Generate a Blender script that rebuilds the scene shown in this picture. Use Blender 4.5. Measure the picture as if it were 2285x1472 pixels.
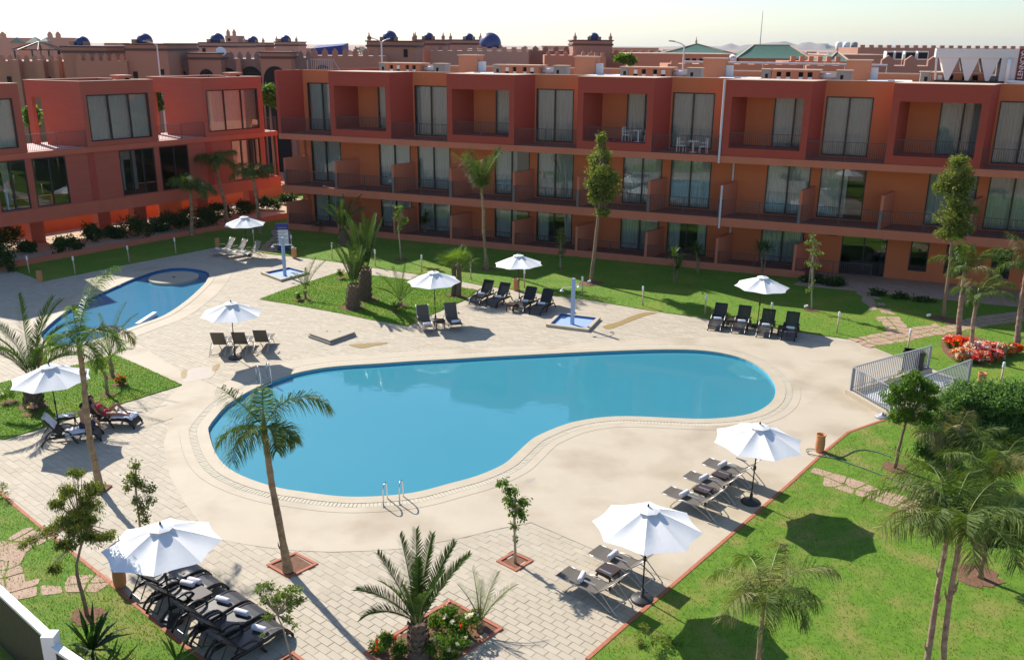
import bpy, math, random
import numpy as np
from mathutils import Vector, Matrix, noise as mnoise
from mathutils.geometry import tessellate_polygon
random.seed(11); NR = np.random.default_rng(5)
S = bpy.context.scene
for o in list(bpy.data.objects): bpy.data.objects.remove(o)
COL = S.collection
# ------------------------------------------------------------- camera, sky, sun, exposure
F, PITCH, ROLL, CAMH = 2000.0, 0.3081, -0.008, 13.4
CX, CY = 1142.5, 736.0
_cp, _sp, _cr, _sr = math.cos(PITCH), math.sin(PITCH), math.cos(ROLL), math.sin(ROLL)
RM = Matrix(((1,0,0),(0,-_sp,_cp),(0,-_cp,-_sp))) @ Matrix(((_cr,-_sr,0),(_sr,_cr,0),(0,0,1)))
cam = bpy.data.cameras.new('camera'); camo = bpy.data.objects.new('camera', cam); COL.objects.link(camo)
cam.sensor_width = 36; cam.sensor_fit = 'HORIZONTAL'; cam.lens = F/2285*36; cam.clip_end = 30000; cam.clip_start = .2
rt, dn, fw = RM @ Vector((1,0,0)), RM @ Vector((0,1,0)), RM @ Vector((0,0,1))
camo.matrix_world = Matrix(((rt.x,-dn.x,-fw.x,0),(rt.y,-dn.y,-fw.y,0),(rt.z,-dn.z,-fw.z,CAMH),(0,0,0,1)))
S.camera = camo
SUN_AZ, SUN_EL = math.radians(131.0), math.radians(37.5)     # towards the sun, counter-clockwise from +X
W = bpy.data.worlds.new('World'); S.world = W; W.use_nodes = True
wn = W.node_tree.nodes; sky = wn.new('ShaderNodeTexSky'); sky.sky_type = 'NISHITA'; sky.sun_disc = False
sky.sun_elevation = SUN_EL; sky.sun_rotation = math.pi/2 - SUN_AZ
sky.air_density = 1.0; sky.dust_density = 0.55; sky.ozone_density = 3.6
W.node_tree.links.new(sky.outputs[0], wn['Background'].inputs[0]); wn['Background'].inputs[1].default_value = 0.115
sun = bpy.data.lights.new('sun', 'SUN'); sun.energy = 4.9; sun.angle = math.radians(.55); sun.color = (1, .94, .84)
suno = bpy.data.objects.new('sun', sun); COL.objects.link(suno); suno.location = (-40, 60, 60)
ts = Vector((math.cos(SUN_AZ)*math.cos(SUN_EL), math.sin(SUN_AZ)*math.cos(SUN_EL), math.sin(SUN_EL)))
suno.rotation_euler = ts.to_track_quat('Z', 'Y').to_euler()
vs = S.view_settings; vs.view_transform = 'Standard'; vs.look = 'None'; vs.exposure = 0.54; vs.gamma = 1; vs.use_curve_mapping = False
S.render.engine = 'CYCLES'; S.cycles.max_bounces = 7; S.cycles.transparent_max_bounces = 12
S.cycles.caustics_reflective = False; S.cycles.caustics_refractive = False

# ------------------------------------------------------------- pixel-of-the-survey -> world helpers
def ray(x, y): return RM @ Vector(((x-CX)/F, (y-CY)/F, 1))
def gp(x, y, z=0.0):                       # point of the photograph on the level z
    v = ray(x, y); return Vector((0,0,CAMH)) + v*((z-CAMH)/v.z)
def py(x, y, Y):                           # point of the photograph at world distance Y
    v = ray(x, y); return Vector((0,0,CAMH)) + v*(Y/v.y)
def hz(base, x, y):                        # point above 'base' at the same distance, seen at x, y
    return py(x, y, base.y)
def poly(pts, z=0.0): return [gp(a, b, 0.0).xy.to_3d() + Vector((0,0,z)) for a, b in pts]

# ------------------------------------------------------------- materials
def mat(name, col, rough=.8, col2=None, scale=4., amount=.5, bump=0., bscale=40., metal=0., spec=None, detail=5., coords='Object', stretch=None, col3=None, scale3=.6):
    m = bpy.data.materials.new(name); m.use_nodes = True; n = m.node_tree.nodes; l = m.node_tree.links; b = n['Principled BSDF']
    b.inputs['Roughness'].default_value = rough; b.inputs['Metallic'].default_value = metal
    if spec is not None: b.inputs['Specular IOR Level'].default_value = spec
    c = tuple(col)+(1,); b.inputs['Base Color'].default_value = c
    if col2 or bump:
        tc = n.new('ShaderNodeTexCoord'); src = tc.outputs[coords]
        if stretch:
            mp = n.new('ShaderNodeMapping'); mp.inputs['Scale'].default_value = stretch; l.new(src, mp.inputs[0]); src = mp.outputs[0]
    if col2:
        t = n.new('ShaderNodeTexNoise'); t.inputs['Scale'].default_value = scale; t.inputs['Detail'].default_value = detail; t.inputs['Roughness'].default_value = .62; l.new(src, t.inputs['Vector'])
        r = n.new('ShaderNodeValToRGB'); r.color_ramp.elements[0].position = .5-amount/2; r.color_ramp.elements[1].position = .5+amount/2
        r.color_ramp.elements[0].color = c; r.color_ramp.elements[1].color = tuple(col2)+(1,); l.new(t.outputs[0], r.inputs[0]); out = r.outputs[0]
        if col3:
            t3 = n.new('ShaderNodeTexNoise'); t3.inputs['Scale'].default_value = scale3; t3.inputs['Detail'].default_value = 4; l.new(src, t3.inputs['Vector'])
            r3 = n.new('ShaderNodeValToRGB'); r3.color_ramp.elements[0].position = .48; r3.color_ramp.elements[1].position = .68; l.new(t3.outputs[0], r3.inputs[0])
            mx = n.new('ShaderNodeMix'); mx.data_type = 'RGBA'; mx.inputs[7].default_value = tuple(col3)+(1,); l.new(r3.outputs[0], mx.inputs[0]); l.new(out, mx.inputs[6]); out = mx.outputs[2]
        l.new(out, b.inputs['Base Color'])
    if bump:
        t2 = n.new('ShaderNodeTexNoise'); t2.inputs['Scale'].default_value = bscale; t2.inputs['Detail'].default_value = 6; l.new(src, t2.inputs['Vector'])
        bp = n.new('ShaderNodeBump'); bp.inputs['Strength'].default_value = bump; bp.inputs['Distance'].default_value = .02; l.new(t2.outputs[0], bp.inputs['Height']); l.new(bp.outputs[0], b.inputs['Normal'])
    return m
def leafmat(name, col, col2, trans=.35, rough=.6, vary=True):
    m = bpy.data.materials.new(name); m.use_nodes = True; n = m.node_tree.nodes; l = m.node_tree.links; b = n['Principled BSDF']; b.inputs['Roughness'].default_value = rough
    b.inputs['Specular IOR Level'].default_value = .22
    geo = n.new('ShaderNodeNewGeometry'); r = n.new('ShaderNodeValToRGB'); r.color_ramp.elements[0].color = tuple(col)+(1,); r.color_ramp.elements[1].color = tuple(col2)+(1,)
    l.new(geo.outputs['Random Per Island'], r.inputs[0]); l.new(r.outputs[0], b.inputs['Base Color'])
    t = n.new('ShaderNodeBsdfTranslucent'); g = n.new('ShaderNodeMix'); g.data_type = 'RGBA'; g.blend_type = 'MULTIPLY'; g.inputs[0].default_value = 1; g.inputs[7].default_value = (1.5, 1.6, .7, 1)
    l.new(r.outputs[0], g.inputs[6]); l.new(g.outputs[2], t.inputs[0])
    mx = n.new('ShaderNodeMixShader'); mx.inputs[0].default_value = trans; l.new(b.outputs[0], mx.inputs[1]); l.new(t.outputs[0], mx.inputs[2]); l.new(mx.outputs[0], n['Material Output'].inputs[0])
    return m
def glassmat(name, tint=(.75,.85,.85), ior=1.75):
    m = bpy.data.materials.new(name); m.use_nodes = True; n = m.node_tree.nodes; l = m.node_tree.links; n.remove(n['Principled BSDF'])
    tr = n.new('ShaderNodeBsdfTransparent'); tr.inputs[0].default_value = tuple(tint)+(1,); g = n.new('ShaderNodeBsdfGlossy'); g.inputs['Roughness'].default_value = .015; g.inputs[0].default_value = (.95,.97,1,1)
    fr = n.new('ShaderNodeFresnel'); fr.inputs[0].default_value = ior; mx = n.new('ShaderNodeMixShader'); l.new(fr.outputs[0], mx.inputs[0]); l.new(tr.outputs[0], mx.inputs[1]); l.new(g.outputs[0], mx.inputs[2]); l.new(mx.outputs[0], n['Material Output'].inputs[0])
    return m
def watermat(name, col, col2):
    m = mat(name, col, .03, col2, .10, .9); n = m.node_tree.nodes; l = m.node_tree.links; b = n['Principled BSDF']; b.inputs['IOR'].default_value = 1.5; b.inputs['Specular IOR Level'].default_value = .5
    tc = n.new('ShaderNodeTexCoord'); t = n.new('ShaderNodeTexNoise'); t.inputs['Scale'].default_value = 2.2; t.inputs['Detail'].default_value = 3; l.new(tc.outputs['Object'], t.inputs[0])
    bp = n.new('ShaderNodeBump'); bp.inputs['Strength'].default_value = .05; bp.inputs['Distance'].default_value = .05; l.new(t.outputs[0], bp.inputs['Height']); l.new(bp.outputs[0], b.inputs['Normal']); return m
M = {}
M['concrete'] = mat('deck_concrete', (.47,.395,.29), .75, (.55,.47,.355), .8, .7, .25, 30, col3=(.40,.325,.23), scale3=.42)
M['paver'] = mat('deck_paver', (.45,.38,.285), .8, (.51,.44,.335), 1.3, .6, .35, 60)
M['paver2'] = mat('deck_paver_grey', (.43,.365,.27), .8, (.49,.42,.315), 1.6, .6, .35, 60)
M['paver3'] = mat('deck_paver_cream', (.485,.41,.305), .8, (.535,.46,.355), 1.6, .6, .35, 60)
M['joint'] = mat('paver_joint', (.36,.30,.225), .95, (.42,.355,.265), 6, .6)
M['coping'] = mat('pool_coping', (.46,.385,.275), .7, (.53,.45,.335), 1.6, .5, .2, 40)
M['rowlock'] = mat('coping_brick', (.52,.455,.345), .8, (.59,.525,.41), 3, .6, .2, 40)
M['kerb'] = mat('red_kerb', (.38,.10,.05), .8, (.46,.17,.10), 3, .7, .2, 40)
M['grass'] = mat('lawn_turf', (.078,.180,.005), .9, (.150,.275,.009), 5., .45, .9, 120, col3=(.20,.25,.02), scale3=.45)
M['grassdry'] = mat('lawn_turf_worn', (.078,.180,.006), .9, (.160,.275,.012), 3., .5, .9, 90, col3=(.25,.245,.05), scale3=.9)
M['blade'] = leafmat('grass_blade', (.065,.165,.004), (.18,.305,.010), .3, .6)
M['soil'] = mat('red_soil', (.12,.055,.032), .95, (.25,.125,.07), 8, .6, .8, 30)
M['sand'] = mat('sandy_ground', (.46,.33,.21), .95, (.58,.44,.30), 3, .7, .7, 18)
M['earth'] = mat('far_earth', (.33,.17,.10), .95, (.42,.26,.17), .02, .6)
M['flag'] = mat('flagstone', (.38,.23,.16), .85, (.50,.35,.25), 2.2, .6, .4, 20)
M['water'] = watermat('pool_water', (.040,.235,.315), (.058,.285,.36))
M['kwater'] = watermat('paddling_pool_water', (.06,.22,.36), (.085,.27,.41))
M['tile'] = mat('pool_tile', (.10,.42,.58), .3, (.14,.48,.62), 6, .5)
M['tiledark'] = mat('pool_tile_blue', (.03,.11,.30), .3, (.05,.16,.38), 6, .5)
M['red'] = mat('red_render', (.37,.056,.034), .9, (.43,.072,.044), 1.2, .8, .12, 25, stretch=(1,1,6))
M['salmon'] = mat('salmon_render', (.53,.155,.085), .9, (.64,.205,.115), 1.1, .7, .1, 60, stretch=(1,1,.35))
M['orange'] = mat('orange_render', (.54,.150,.055), .9, (.65,.190,.075), 1.0, .7, .1, 60, stretch=(1,1,.35))
M['annex'] = mat('annex_render', (.48,.115,.066), .9, (.57,.15,.088), 1.0, .7, .1, 60, stretch=(1,1,.35))
M['annexred'] = mat('annex_red_render', (.38,.088,.055), .9, (.46,.115,.072), .8, .8, .12, 25, stretch=(1,1,6))
M['floor'] = mat('balcony_floor', (.24,.085,.06), .8, (.30,.11,.08), 3, .6)
M['terrace'] = mat('terrace_floor', (.58,.40,.36), .8, (.68,.50,.45), 2, .6)
M['roof'] = mat('roof_screed', (.42,.30,.22), .9, (.60,.48,.38), .6, .6)
M['cap'] = mat('parapet_cap', (.55,.38,.27), .85, (.64,.48,.36), 2, .6)
M['frame'] = mat('dark_frame', (.018,.017,.018), .4)
M['glass'] = glassmat('window_glass', (.90,.94,.94), 1.58)
M['glassdark'] = glassmat('window_glass_dark', (.45,.55,.58), 1.9)
M['curtain'] = mat('curtain', (.72,.70,.66), .95, (.82,.80,.75), .8, .6)
_n = M['curtain'].node_tree.nodes; _l = M['curtain'].node_tree.links; _t = _n.new('ShaderNodeBsdfTranslucent'); _t.inputs[0].default_value = (.55,.46,.36,1); _x = _n.new('ShaderNodeMixShader'); _x.inputs[0].default_value = .2; _l.new(_n['Principled BSDF'].outputs[0], _x.inputs[1]); _l.new(_t.outputs[0], _x.inputs[2]); _l.new(_x.outputs[0], _n['Material Output'].inputs[0])
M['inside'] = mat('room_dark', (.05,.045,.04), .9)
M['wallin'] = mat('room_wall', (.55,.53,.50), .9)
M['rail'] = mat('rail_metal', (.075,.058,.058), .5)
M['steel'] = mat('steel_plate', (.13,.14,.16), .5)
M['white'] = mat('white_paint', (.80,.80,.79), .5)
M['pipe'] = mat('drain_pipe', (.60,.62,.66), .45)
M['greyblock'] = mat('render_grey', (.26,.25,.24), .9, (.36,.34,.32), 2, .6)
M['vent'] = mat('rooftop_orange', (.50,.19,.10), .9, (.56,.24,.14), 1, .7)
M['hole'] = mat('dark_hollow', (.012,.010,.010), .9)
M['canvas'] = mat('umbrella_canvas', (.80,.79,.77), .85, (.85,.84,.82), 3, .6, .15, 12)
M['polem'] = mat('dark_pole', (.030,.022,.020), .45)
M['basem'] = mat('umbrella_base', (.030,.030,.034), .5)
M['resin'] = mat('black_resin', (.016,.014,.014), .38, (.024,.021,.020), 20, .6)
M['resin_lit'] = mat('black_resin_lit', (.050,.044,.044), .36, (.065,.057,.056), 10, .6)  # black resin lightened for seat tops, their sunlit tone painted into the colour
M['sling'] = mat('brown_sling', (.105,.088,.072), .75, (.13,.11,.092), 40, .6)
M['slingw'] = mat('sling_tan', (.30,.28,.24), .75, (.36,.33,.28), 30, .6)
M['alu'] = mat('aluminium', (.48,.46,.42), .35, metal=.75)
M['chrome'] = mat('chrome', (.72,.73,.75), .12, metal=1.)
M['towel'] = mat('towel', (.76,.74,.82), .95, (.86,.84,.88), 25, .7, .5, 120)
M['table'] = mat('wicker_dark', (.040,.022,.020), .5, (.06,.035,.03), 30, .6)
M['clay'] = mat('terracotta', (.52,.22,.09), .85, (.62,.30,.14), 3, .6, .2, 20)
M['blue'] = mat('shower_blue', (.30,.42,.62), .55, (.36,.48,.66), 4, .6)
M['signblue'] = mat('sign_blue', (.02,.03,.22), .4)
M['print'] = mat('sign_print', (.30,.31,.42), .6)
M['black'] = mat('black_plastic', (.012,.013,.016), .4)
M['galv'] = mat('galvanised', (.30,.31,.33), .42, (.36,.37,.39), 5, .6)
M['hose'] = mat('hose_green', (.16,.20,.17), .6)
M['trunk'] = mat('palm_trunk', (.17,.095,.05), .95, (.46,.33,.20), 4, .45, .9, 22, stretch=(1,1,1.6))
M['trunkr'] = mat('palm_trunk_red', (.20,.085,.055), .95, (.46,.33,.25), 4, .4, .9, 18, stretch=(1,1,1.4))
M['datetrunk'] = mat('date_trunk', (.10,.065,.045), .95, (.22,.15,.10), 9, .6, .9, 20)
M['bark'] = mat('tree_bark', (.20,.12,.075), .95, (.32,.21,.14), 8, .6, .7, 30)
M['barkg'] = mat('sapling_bark', (.33,.27,.19), .95, (.42,.35,.26), 10, .6, .5, 40)
M['palmA'] = leafmat('queen_palm_leaf', (.04,.085,.010), (.17,.22,.06), .28, .6)
M['palmD'] = leafmat('date_palm_leaf', (.035,.085,.012), (.11,.17,.035), .22, .4)
M['palmY'] = leafmat('young_palm_leaf', (.07,.14,.015), (.18,.26,.05), .35, .4)
M['palmO'] = leafmat('dry_palm_leaf', (.12,.12,.035), (.34,.30,.15), .25, .65)
M['rachis'] = mat('palm_rachis', (.20,.22,.06), .5)
M['leafG'] = leafmat('tree_leaf_green', (.05,.125,.012), (.17,.27,.035))
M['leafD'] = leafmat('tree_leaf_deep', (.016,.050,.010), (.055,.115,.022), .25)
M['leafO'] = leafmat('tree_leaf_olive', (.085,.115,.020), (.24,.27,.060))
M['leafL'] = leafmat('tree_leaf_light', (.10,.17,.030), (.24,.29,.08))
M['leafB'] = leafmat('shrub_leaf_bluish', (.055,.135,.035), (.19,.30,.09), .4)
M['petR'] = leafmat('petal_red', (.65,.02,.02), (.80,.10,.02), .3, .6)
M['petO'] = leafmat('petal_orange', (.72,.11,.02), (.85,.22,.04), .3, .6)
M['petP'] = leafmat('petal_pink', (.78,.28,.36), (.88,.60,.62), .3, .6)
M['petW'] = leafmat('petal_white', (.78,.68,.66), (.88,.82,.80), .3, .6)
M['skin'] = mat('skin', (.42,.21,.13), .55, (.48,.25,.16), 6, .6)
M['skin2'] = mat('skin_tan', (.40,.17,.10), .55, (.46,.21,.13), 6, .6)
M['hair'] = mat('dark_hair', (.010,.007,.006), .5)
M['bikini'] = mat('red_fabric', (.62,.02,.03), .7)
M['trunks'] = mat('navy_fabric', (.02,.03,.08), .8)
M['pink'] = mat('town_pink', (.36,.185,.130), .9, (.42,.23,.165), .15, .8)
M['pink2'] = mat('town_pink_pale', (.46,.27,.20), .9, (.52,.32,.24), .15, .8)
M['town_or'] = mat('town_orange', (.50,.21,.125), .9, (.56,.26,.16), .15, .8)
M['brickgrey'] = mat('town_brick', (.22,.155,.14), .9, (.28,.20,.175), 1.2, .7, .3, 8)
M['domeblue'] = mat('dome_blue', (.025,.035,.13), .45, (.04,.055,.18), .8, .6)
M['greentile'] = mat('green_tile', (.055,.125,.075), .5, (.10,.18,.12), 2.5, .7)
M['trim'] = mat('dark_trim', (.10,.06,.055), .8)
M['tarp'] = mat('blue_tarp', (.02,.035,.22), .6)
M['hill'] = mat('hill_rock', (.22,.19,.17), .95, (.28,.24,.21), .004, .8)
M['unit'] = mat('cooling_unit_white', (.60,.60,.60), .45, (.66,.66,.66), .8, .7)
M['unitred'] = mat('unit_red', (.16,.006,.012), .4)
M['louvre'] = mat('fence_board', (.045,.030,.032), .6)

# ------------------------------------------------------------- mesh builder
class MB:
    def __init__(s): s.v = []; s.f = []; s.mi = []; s.cur = 0
    def add(s, vs, fs, mi=None):
        n = len(s.v); s.v += [tuple(p) for p in vs]; s.f += [tuple(n+i for i in f) for f in fs]; s.mi += [s.cur if mi is None else mi]*len(fs); return s
    def box(s, x0, x1, y0, y1, z0, z1, mi=None, sk=0.):
        q = [(x+sk*y, y, z) for z in (z0, z1) for x, y in ((x0,y0),(x1,y0),(x1,y1),(x0,y1))]
        return s.add(q, [(3,2,1,0),(4,5,6,7),(0,1,5,4),(1,2,6,5),(2,3,7,6),(3,0,4,7)], mi)
    def beam(s, a, b, w, h, mi=None, up=(0,0,1)):
        a = Vector(a); b = Vector(b); d = (b-a).normalized(); u = Vector(up); sd = d.cross(u)
        if sd.length < 1e-4: sd = d.cross(Vector((1,0,0)))
        sd.normalize(); u = sd.cross(d).normalized(); q = []
        for p in (a, b): q += [p+sd*w/2*i+u*h/2*j for i, j in ((-1,-1),(1,-1),(1,1),(-1,1))]
        return s.add(q, [(0,1,2,3),(7,6,5,4),(0,4,5,1),(1,5,6,2),(2,6,7,3),(3,7,4,0)], mi)
    def tube(s, pts, r, n=8, mi=None, cap=True):
        pts = [Vector(p) for p in pts]; R = r if isinstance(r, (list, tuple)) else [r]*len(pts); vs = []; fs = []; ref = None
        for i, p in enumerate(pts):
            d = (pts[min(i+1, len(pts)-1)]-pts[max(i-1, 0)]); d = d.normalized() if d.length > 1e-9 else Vector((0,0,1))
            if ref is None: ref = Vector((1,0,0)) if abs(d.x) < .8 else Vector((0,1,0))
            u = ref-d*ref.dot(d); u.normalize(); w = d.cross(u); ref = u
            vs += [p+(u*math.cos(2*math.pi*k/n)+w*math.sin(2*math.pi*k/n))*R[i] for k in range(n)]
        for i in range(len(pts)-1):
            for k in range(n): fs.append((i*n+k, i*n+(k+1)%n, (i+1)*n+(k+1)%n, (i+1)*n+k))
        if cap: fs += [tuple(range(n-1, -1, -1)), tuple((len(pts)-1)*n+k for k in range(n))]
        return s.add(vs, fs, mi)
    def lathe(s, prof, n=16, c=(0,0,0), mi=None, cap=True):
        vs = [(c[0]+r*math.cos(2*math.pi*k/n), c[1]+r*math.sin(2*math.pi*k/n), c[2]+z) for r, z in prof for k in range(n)]
        fs = [(i*n+k, i*n+(k+1)%n, (i+1)*n+(k+1)%n, (i+1)*n+k) for i in range(len(prof)-1) for k in range(n)]
        if cap: fs += [tuple(range(n-1, -1, -1)), tuple((len(prof)-1)*n+k for k in range(n))]
        return s.add(vs, fs, mi)
    def prism(s, pts, z0, z1, mi=None):
        pts = [Vector((p[0], p[1], 0)) for p in pts]; a = sum(pts[i].x*pts[(i+1)%len(pts)].y-pts[(i+1)%len(pts)].x*pts[i].y for i in range(len(pts)))
        if a < 0: pts = pts[::-1]
        n = len(pts); tri = tessellate_polygon([pts]); vs = [(p.x, p.y, z0) for p in pts]+[(p.x, p.y, z1) for p in pts]; fs = []
        for t in tri:
            q = [pts[i] for i in t]; cr = (q[1]-q[0]).cross(q[2]-q[0]).z; t = t if cr > 0 else t[::-1]; fs += [tuple(i+n for i in t), tuple(t[::-1])]
        fs += [(i, (i+1)%n, n+(i+1)%n, n+i) for i in range(n)]; return s.add(vs, fs, mi)
    def sheet(s, loops, z, mi=None):       # flat polygon with holes
        L = [[Vector((p[0], p[1], 0)) for p in lp] for lp in loops]; tri = tessellate_polygon(L); vs = [(p.x, p.y, z) for lp in L for p in lp]; fs = []
        for t in tri:
            q = [Vector(vs[i]) for i in t]; fs.append(tuple(t) if (q[1]-q[0]).cross(q[2]-q[0]).z > 0 else tuple(t[::-1]))
        return s.add(vs, fs, mi)
    def mesh(s, name, mats, smooth=False):
        me = bpy.data.meshes.new(name); me.from_pydata(s.v, [], s.f)
        for m in (mats if isinstance(mats, (list, tuple)) else [mats]): me.materials.append(M[m])
        if any(s.mi): me.polygons.foreach_set('material_index', s.mi)
        if smooth: me.polygons.foreach_set('use_smooth', [True]*len(s.f))
        me.update(); return me
    def build(s, name, mats, parent=None, smooth=False, **kw):
        return link(name, s.mesh(name, mats, smooth), parent, **kw)
def link(name, data, parent=None, loc=None, rot=None, scale=None):
    o = bpy.data.objects.new(name, data); COL.objects.link(o); o.parent = parent
    if loc is not None: o.location = loc
    if rot is not None: o.rotation_euler = rot if isinstance(rot, (tuple, list)) else (0, 0, rot)
    if scale is not None: o.scale = scale
    return o
def tag(o, label, cat, group=None):
    o['label'] = label; o['category'] = cat
    if group: o['group'] = group
    return o
def thing(name, label, cat, loc=(0,0,0), rz=0., group=None):
    return tag(link(name, None, None, loc, rz), label, cat, group)
def struct(o): o['kind'] = 'structure'; return o
def stuff(o): o['kind'] = 'stuff'; return o
CACHE = {}
def cached(key, fn, mats, smooth=False):
    if key not in CACHE: CACHE[key] = fn().mesh(key, mats, smooth)
    return CACHE[key]
def bez(a, b, c, n=8):
    a, b, c = Vector(a), Vector(b), Vector(c); return [a*(1-t)**2+b*2*t*(1-t)+c*t*t for t in [i/n for i in range(n+1)]]
def smoothloop(P, sub=4):                 # closed Catmull-Rom
    P = [Vector(p) for p in P]; n = len(P); out = []
    for i in range(n):
        a, b, c, d = P[i-1], P[i], P[(i+1)%n], P[(i+2)%n]
        for k in range(sub):
            t = k/sub; out.append(.5*((2*b)+(c-a)*t+(2*a-5*b+4*c-d)*t*t+(3*b-a-3*c+d)*t**3))
    return out
def offsetloop(P, d):
    n = len(P); A = sum(P[i].x*P[(i+1)%n].y-P[(i+1)%n].x*P[i].y for i in range(n)); sg = 1 if A > 0 else -1; out = []
    for i in range(n):
        t = (P[(i+1)%n]-P[i-1]); t.z = 0; t.normalize(); out.append(P[i]+Vector((t.y, -t.x, 0))*d*sg)
    return out
def inpoly(X, Y, P):
    c = np.zeros(X.shape, bool); n = len(P)
    for i in range(n):
        x0, y0, x1, y1 = P[i][0], P[i][1], P[i-1][0], P[i-1][1]
        c ^= ((y0 > Y) != (y1 > Y)) & (X < (x1-x0)*(Y-y0)/((y1-y0) if abs(y1-y0) > 1e-12 else 1e-12)+x0)
    return c
def fastmesh(name, verts, faces_n, mats, mi=None):   # verts (k,n,3) separate polygons of n corners
    k, n, _ = verts.shape; me = bpy.data.meshes.new(name); me.vertices.add(k*n); me.vertices.foreach_set('co', verts.reshape(-1).astype(np.float32))
    me.loops.add(k*n); me.loops.foreach_set('vertex_index', np.arange(k*n, dtype=np.int32)); me.polygons.add(k)
    me.polygons.foreach_set('loop_start', np.arange(0, k*n, n, dtype=np.int32)); me.polygons.foreach_set('loop_total', np.full(k, n, dtype=np.int32))
    for m in mats: me.materials.append(M[m])
    if mi is not None: me.polygons.foreach_set('material_index', mi.astype(np.int32))
    me.update(calc_edges=True); return me
def textmesh(txt, size, m, ext=.01):
    cu = bpy.data.curves.new('lettering', 'FONT'); cu.body = txt; cu.size = size; cu.extrude = ext; cu.align_x = 'CENTER'; cu.align_y = 'CENTER'
    o = bpy.data.objects.new('lettering', cu); COL.objects.link(o); dg = bpy.context.evaluated_depsgraph_get(); me = bpy.data.meshes.new_from_object(o.evaluated_get(dg)); bpy.data.objects.remove(o)
    me.materials.clear(); me.materials.append(M[m]); return me
UA, VA = math.radians(50.2), math.radians(-39.8)      # directions of the deck grid
U, V = Vector((math.cos(UA), math.sin(UA), 0)), Vector((math.cos(VA), math.sin(VA), 0))
# ================================================================= ground, deck, pools, lawns
POOLPX = [(465,962),(469,948),(479,934),(505,905),(545,879),(584,860),(623,845),(663,832),(715,822),(771,816),(850,811),(922,806),(1000,802),(1100,796),(1200,791),(1300,786),(1400,782),(1480,780),(1550,781),(1610,788),(1665,803),(1705,826),(1727,853),(1731,872),(1722,896),(1690,918),(1640,930),(1570,935),(1500,933),(1400,929),(1330,933),(1265,946),(1205,970),(1180,986),(1150,1014),(1122,1037),(1065,1062),(1000,1080),(940,1096),(880,1105),(800,1109),(740,1106),(680,1098),(623,1089),(560,1070),(510,1045),(480,1010)]
POOL = smoothloop(poly(POOLPX), 3)
KPX = [(467,612),(462,625),(453,637),(417,670),(368,703),(315,723),(263,742),(214,758),(159,770),(122,771),(98,758),(95,740),(138,702),(190,670),(245,645),(300,621),(349,604),(392,597),(429,599),(456,604)]
KID = smoothloop(poly(KPX), 3)
def ring(mb, A, B, z0, z1):
    n = len(A)
    for i in range(n):
        j = (i+1)%n; a, b, c, d = A[i], A[j], B[j], B[i]
        mb.add([(p.x, p.y, z1) for p in (a,b,c,d)]+[(p.x, p.y, z0) for p in (a,b,c,d)], [(0,1,2,3),(0,4,5,1),(3,2,6,7)])
def fixup(o):
    import bmesh
    bm = bmesh.new(); bm.from_mesh(o.data); bmesh.ops.remove_doubles(bm, verts=bm.verts, dist=1e-5); bmesh.ops.recalc_face_normals(bm, faces=bm.faces); bm.to_mesh(o.data); bm.free(); return o
cop1, rowl, band = offsetloop(POOL, .40), offsetloop(POOL, .66), offsetloop(POOL, .98)
kcop = offsetloop(KID, .35); kband = offsetloop(KID, 1.25)
big = [(-6000,-200),(6000,-200),(6000,9000),(-6000,9000)]
def shifted(L, d): return [(p.x, p.y) for p in offsetloop(L, d)]
struct(MB().sheet([big, shifted(POOL,.2), shifted(KID,.2)], -.09).build('ground', 'earth'))
site = [(-60,10),(30,10),(40,70),(-10,96),(-60,96)]
struct(MB().sheet([site, shifted(POOL,.15), shifted(KID,.15)], -.014).build('deck_bed', 'joint'))
APX = [(500,1206),(579,1219),(660,1228),(737,1231),(815,1229),(894,1224),(1026,1201),(1110,1180),(1185,1165),(1317,1222),(1505,1298),(1642,1187),(1755,1087),(1838,1011),(1892,966),(1980,936),(2060,905),(2200,872),(2003,796),(1940,774),(1880,766),(1780,762),(1600,752),(1400,758),(1100,776),(900,785),(750,793),(650,803),(560,828),(480,862),(420,897),(380,940),(365,990),(378,1060),(410,1120),(450,1172)]
AP = poly(APX)
struct(MB().sheet([AP, shifted(POOL,.985)], .007).build('pool_apron', 'concrete'))
strip = poly([(256,788),(310,768),(400,825),(480,862),(420,897),(395,930),(300,960),(406,859)])
struct(MB().sheet([strip], .0065).build('path', 'concrete'))
struct(MB().sheet([[(p.x,p.y) for p in kband], shifted(KID,.34)], .008).build('paddling_pool_apron', 'concrete'))
pool = struct(link('swimming_pool', None))
b = MB(); ring(b, POOL, cop1, -.10, .022); fixup(b.build('coping', 'coping', pool))
b = MB(); ring(b, rowl, band, -.03, .014); fixup(b.build('outer_band', 'concrete', pool))
b = MB(); ring(b, cop1, rowl, -.03, .002); fixup(b.build('mortar_bed', 'paver2', pool))
b = MB(); ring(b, offsetloop(POOL, -.012), POOL, -1.5, -.03); fixup(b.build('pool_wall', 'tile', pool))
MB().sheet([[(p.x,p.y) for p in offsetloop(POOL,.1)]], -1.45).build('pool_floor', 'tile', pool)
struct(MB().sheet([[(p.x,p.y) for p in POOL]], -.115).build('water', 'water'))
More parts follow.
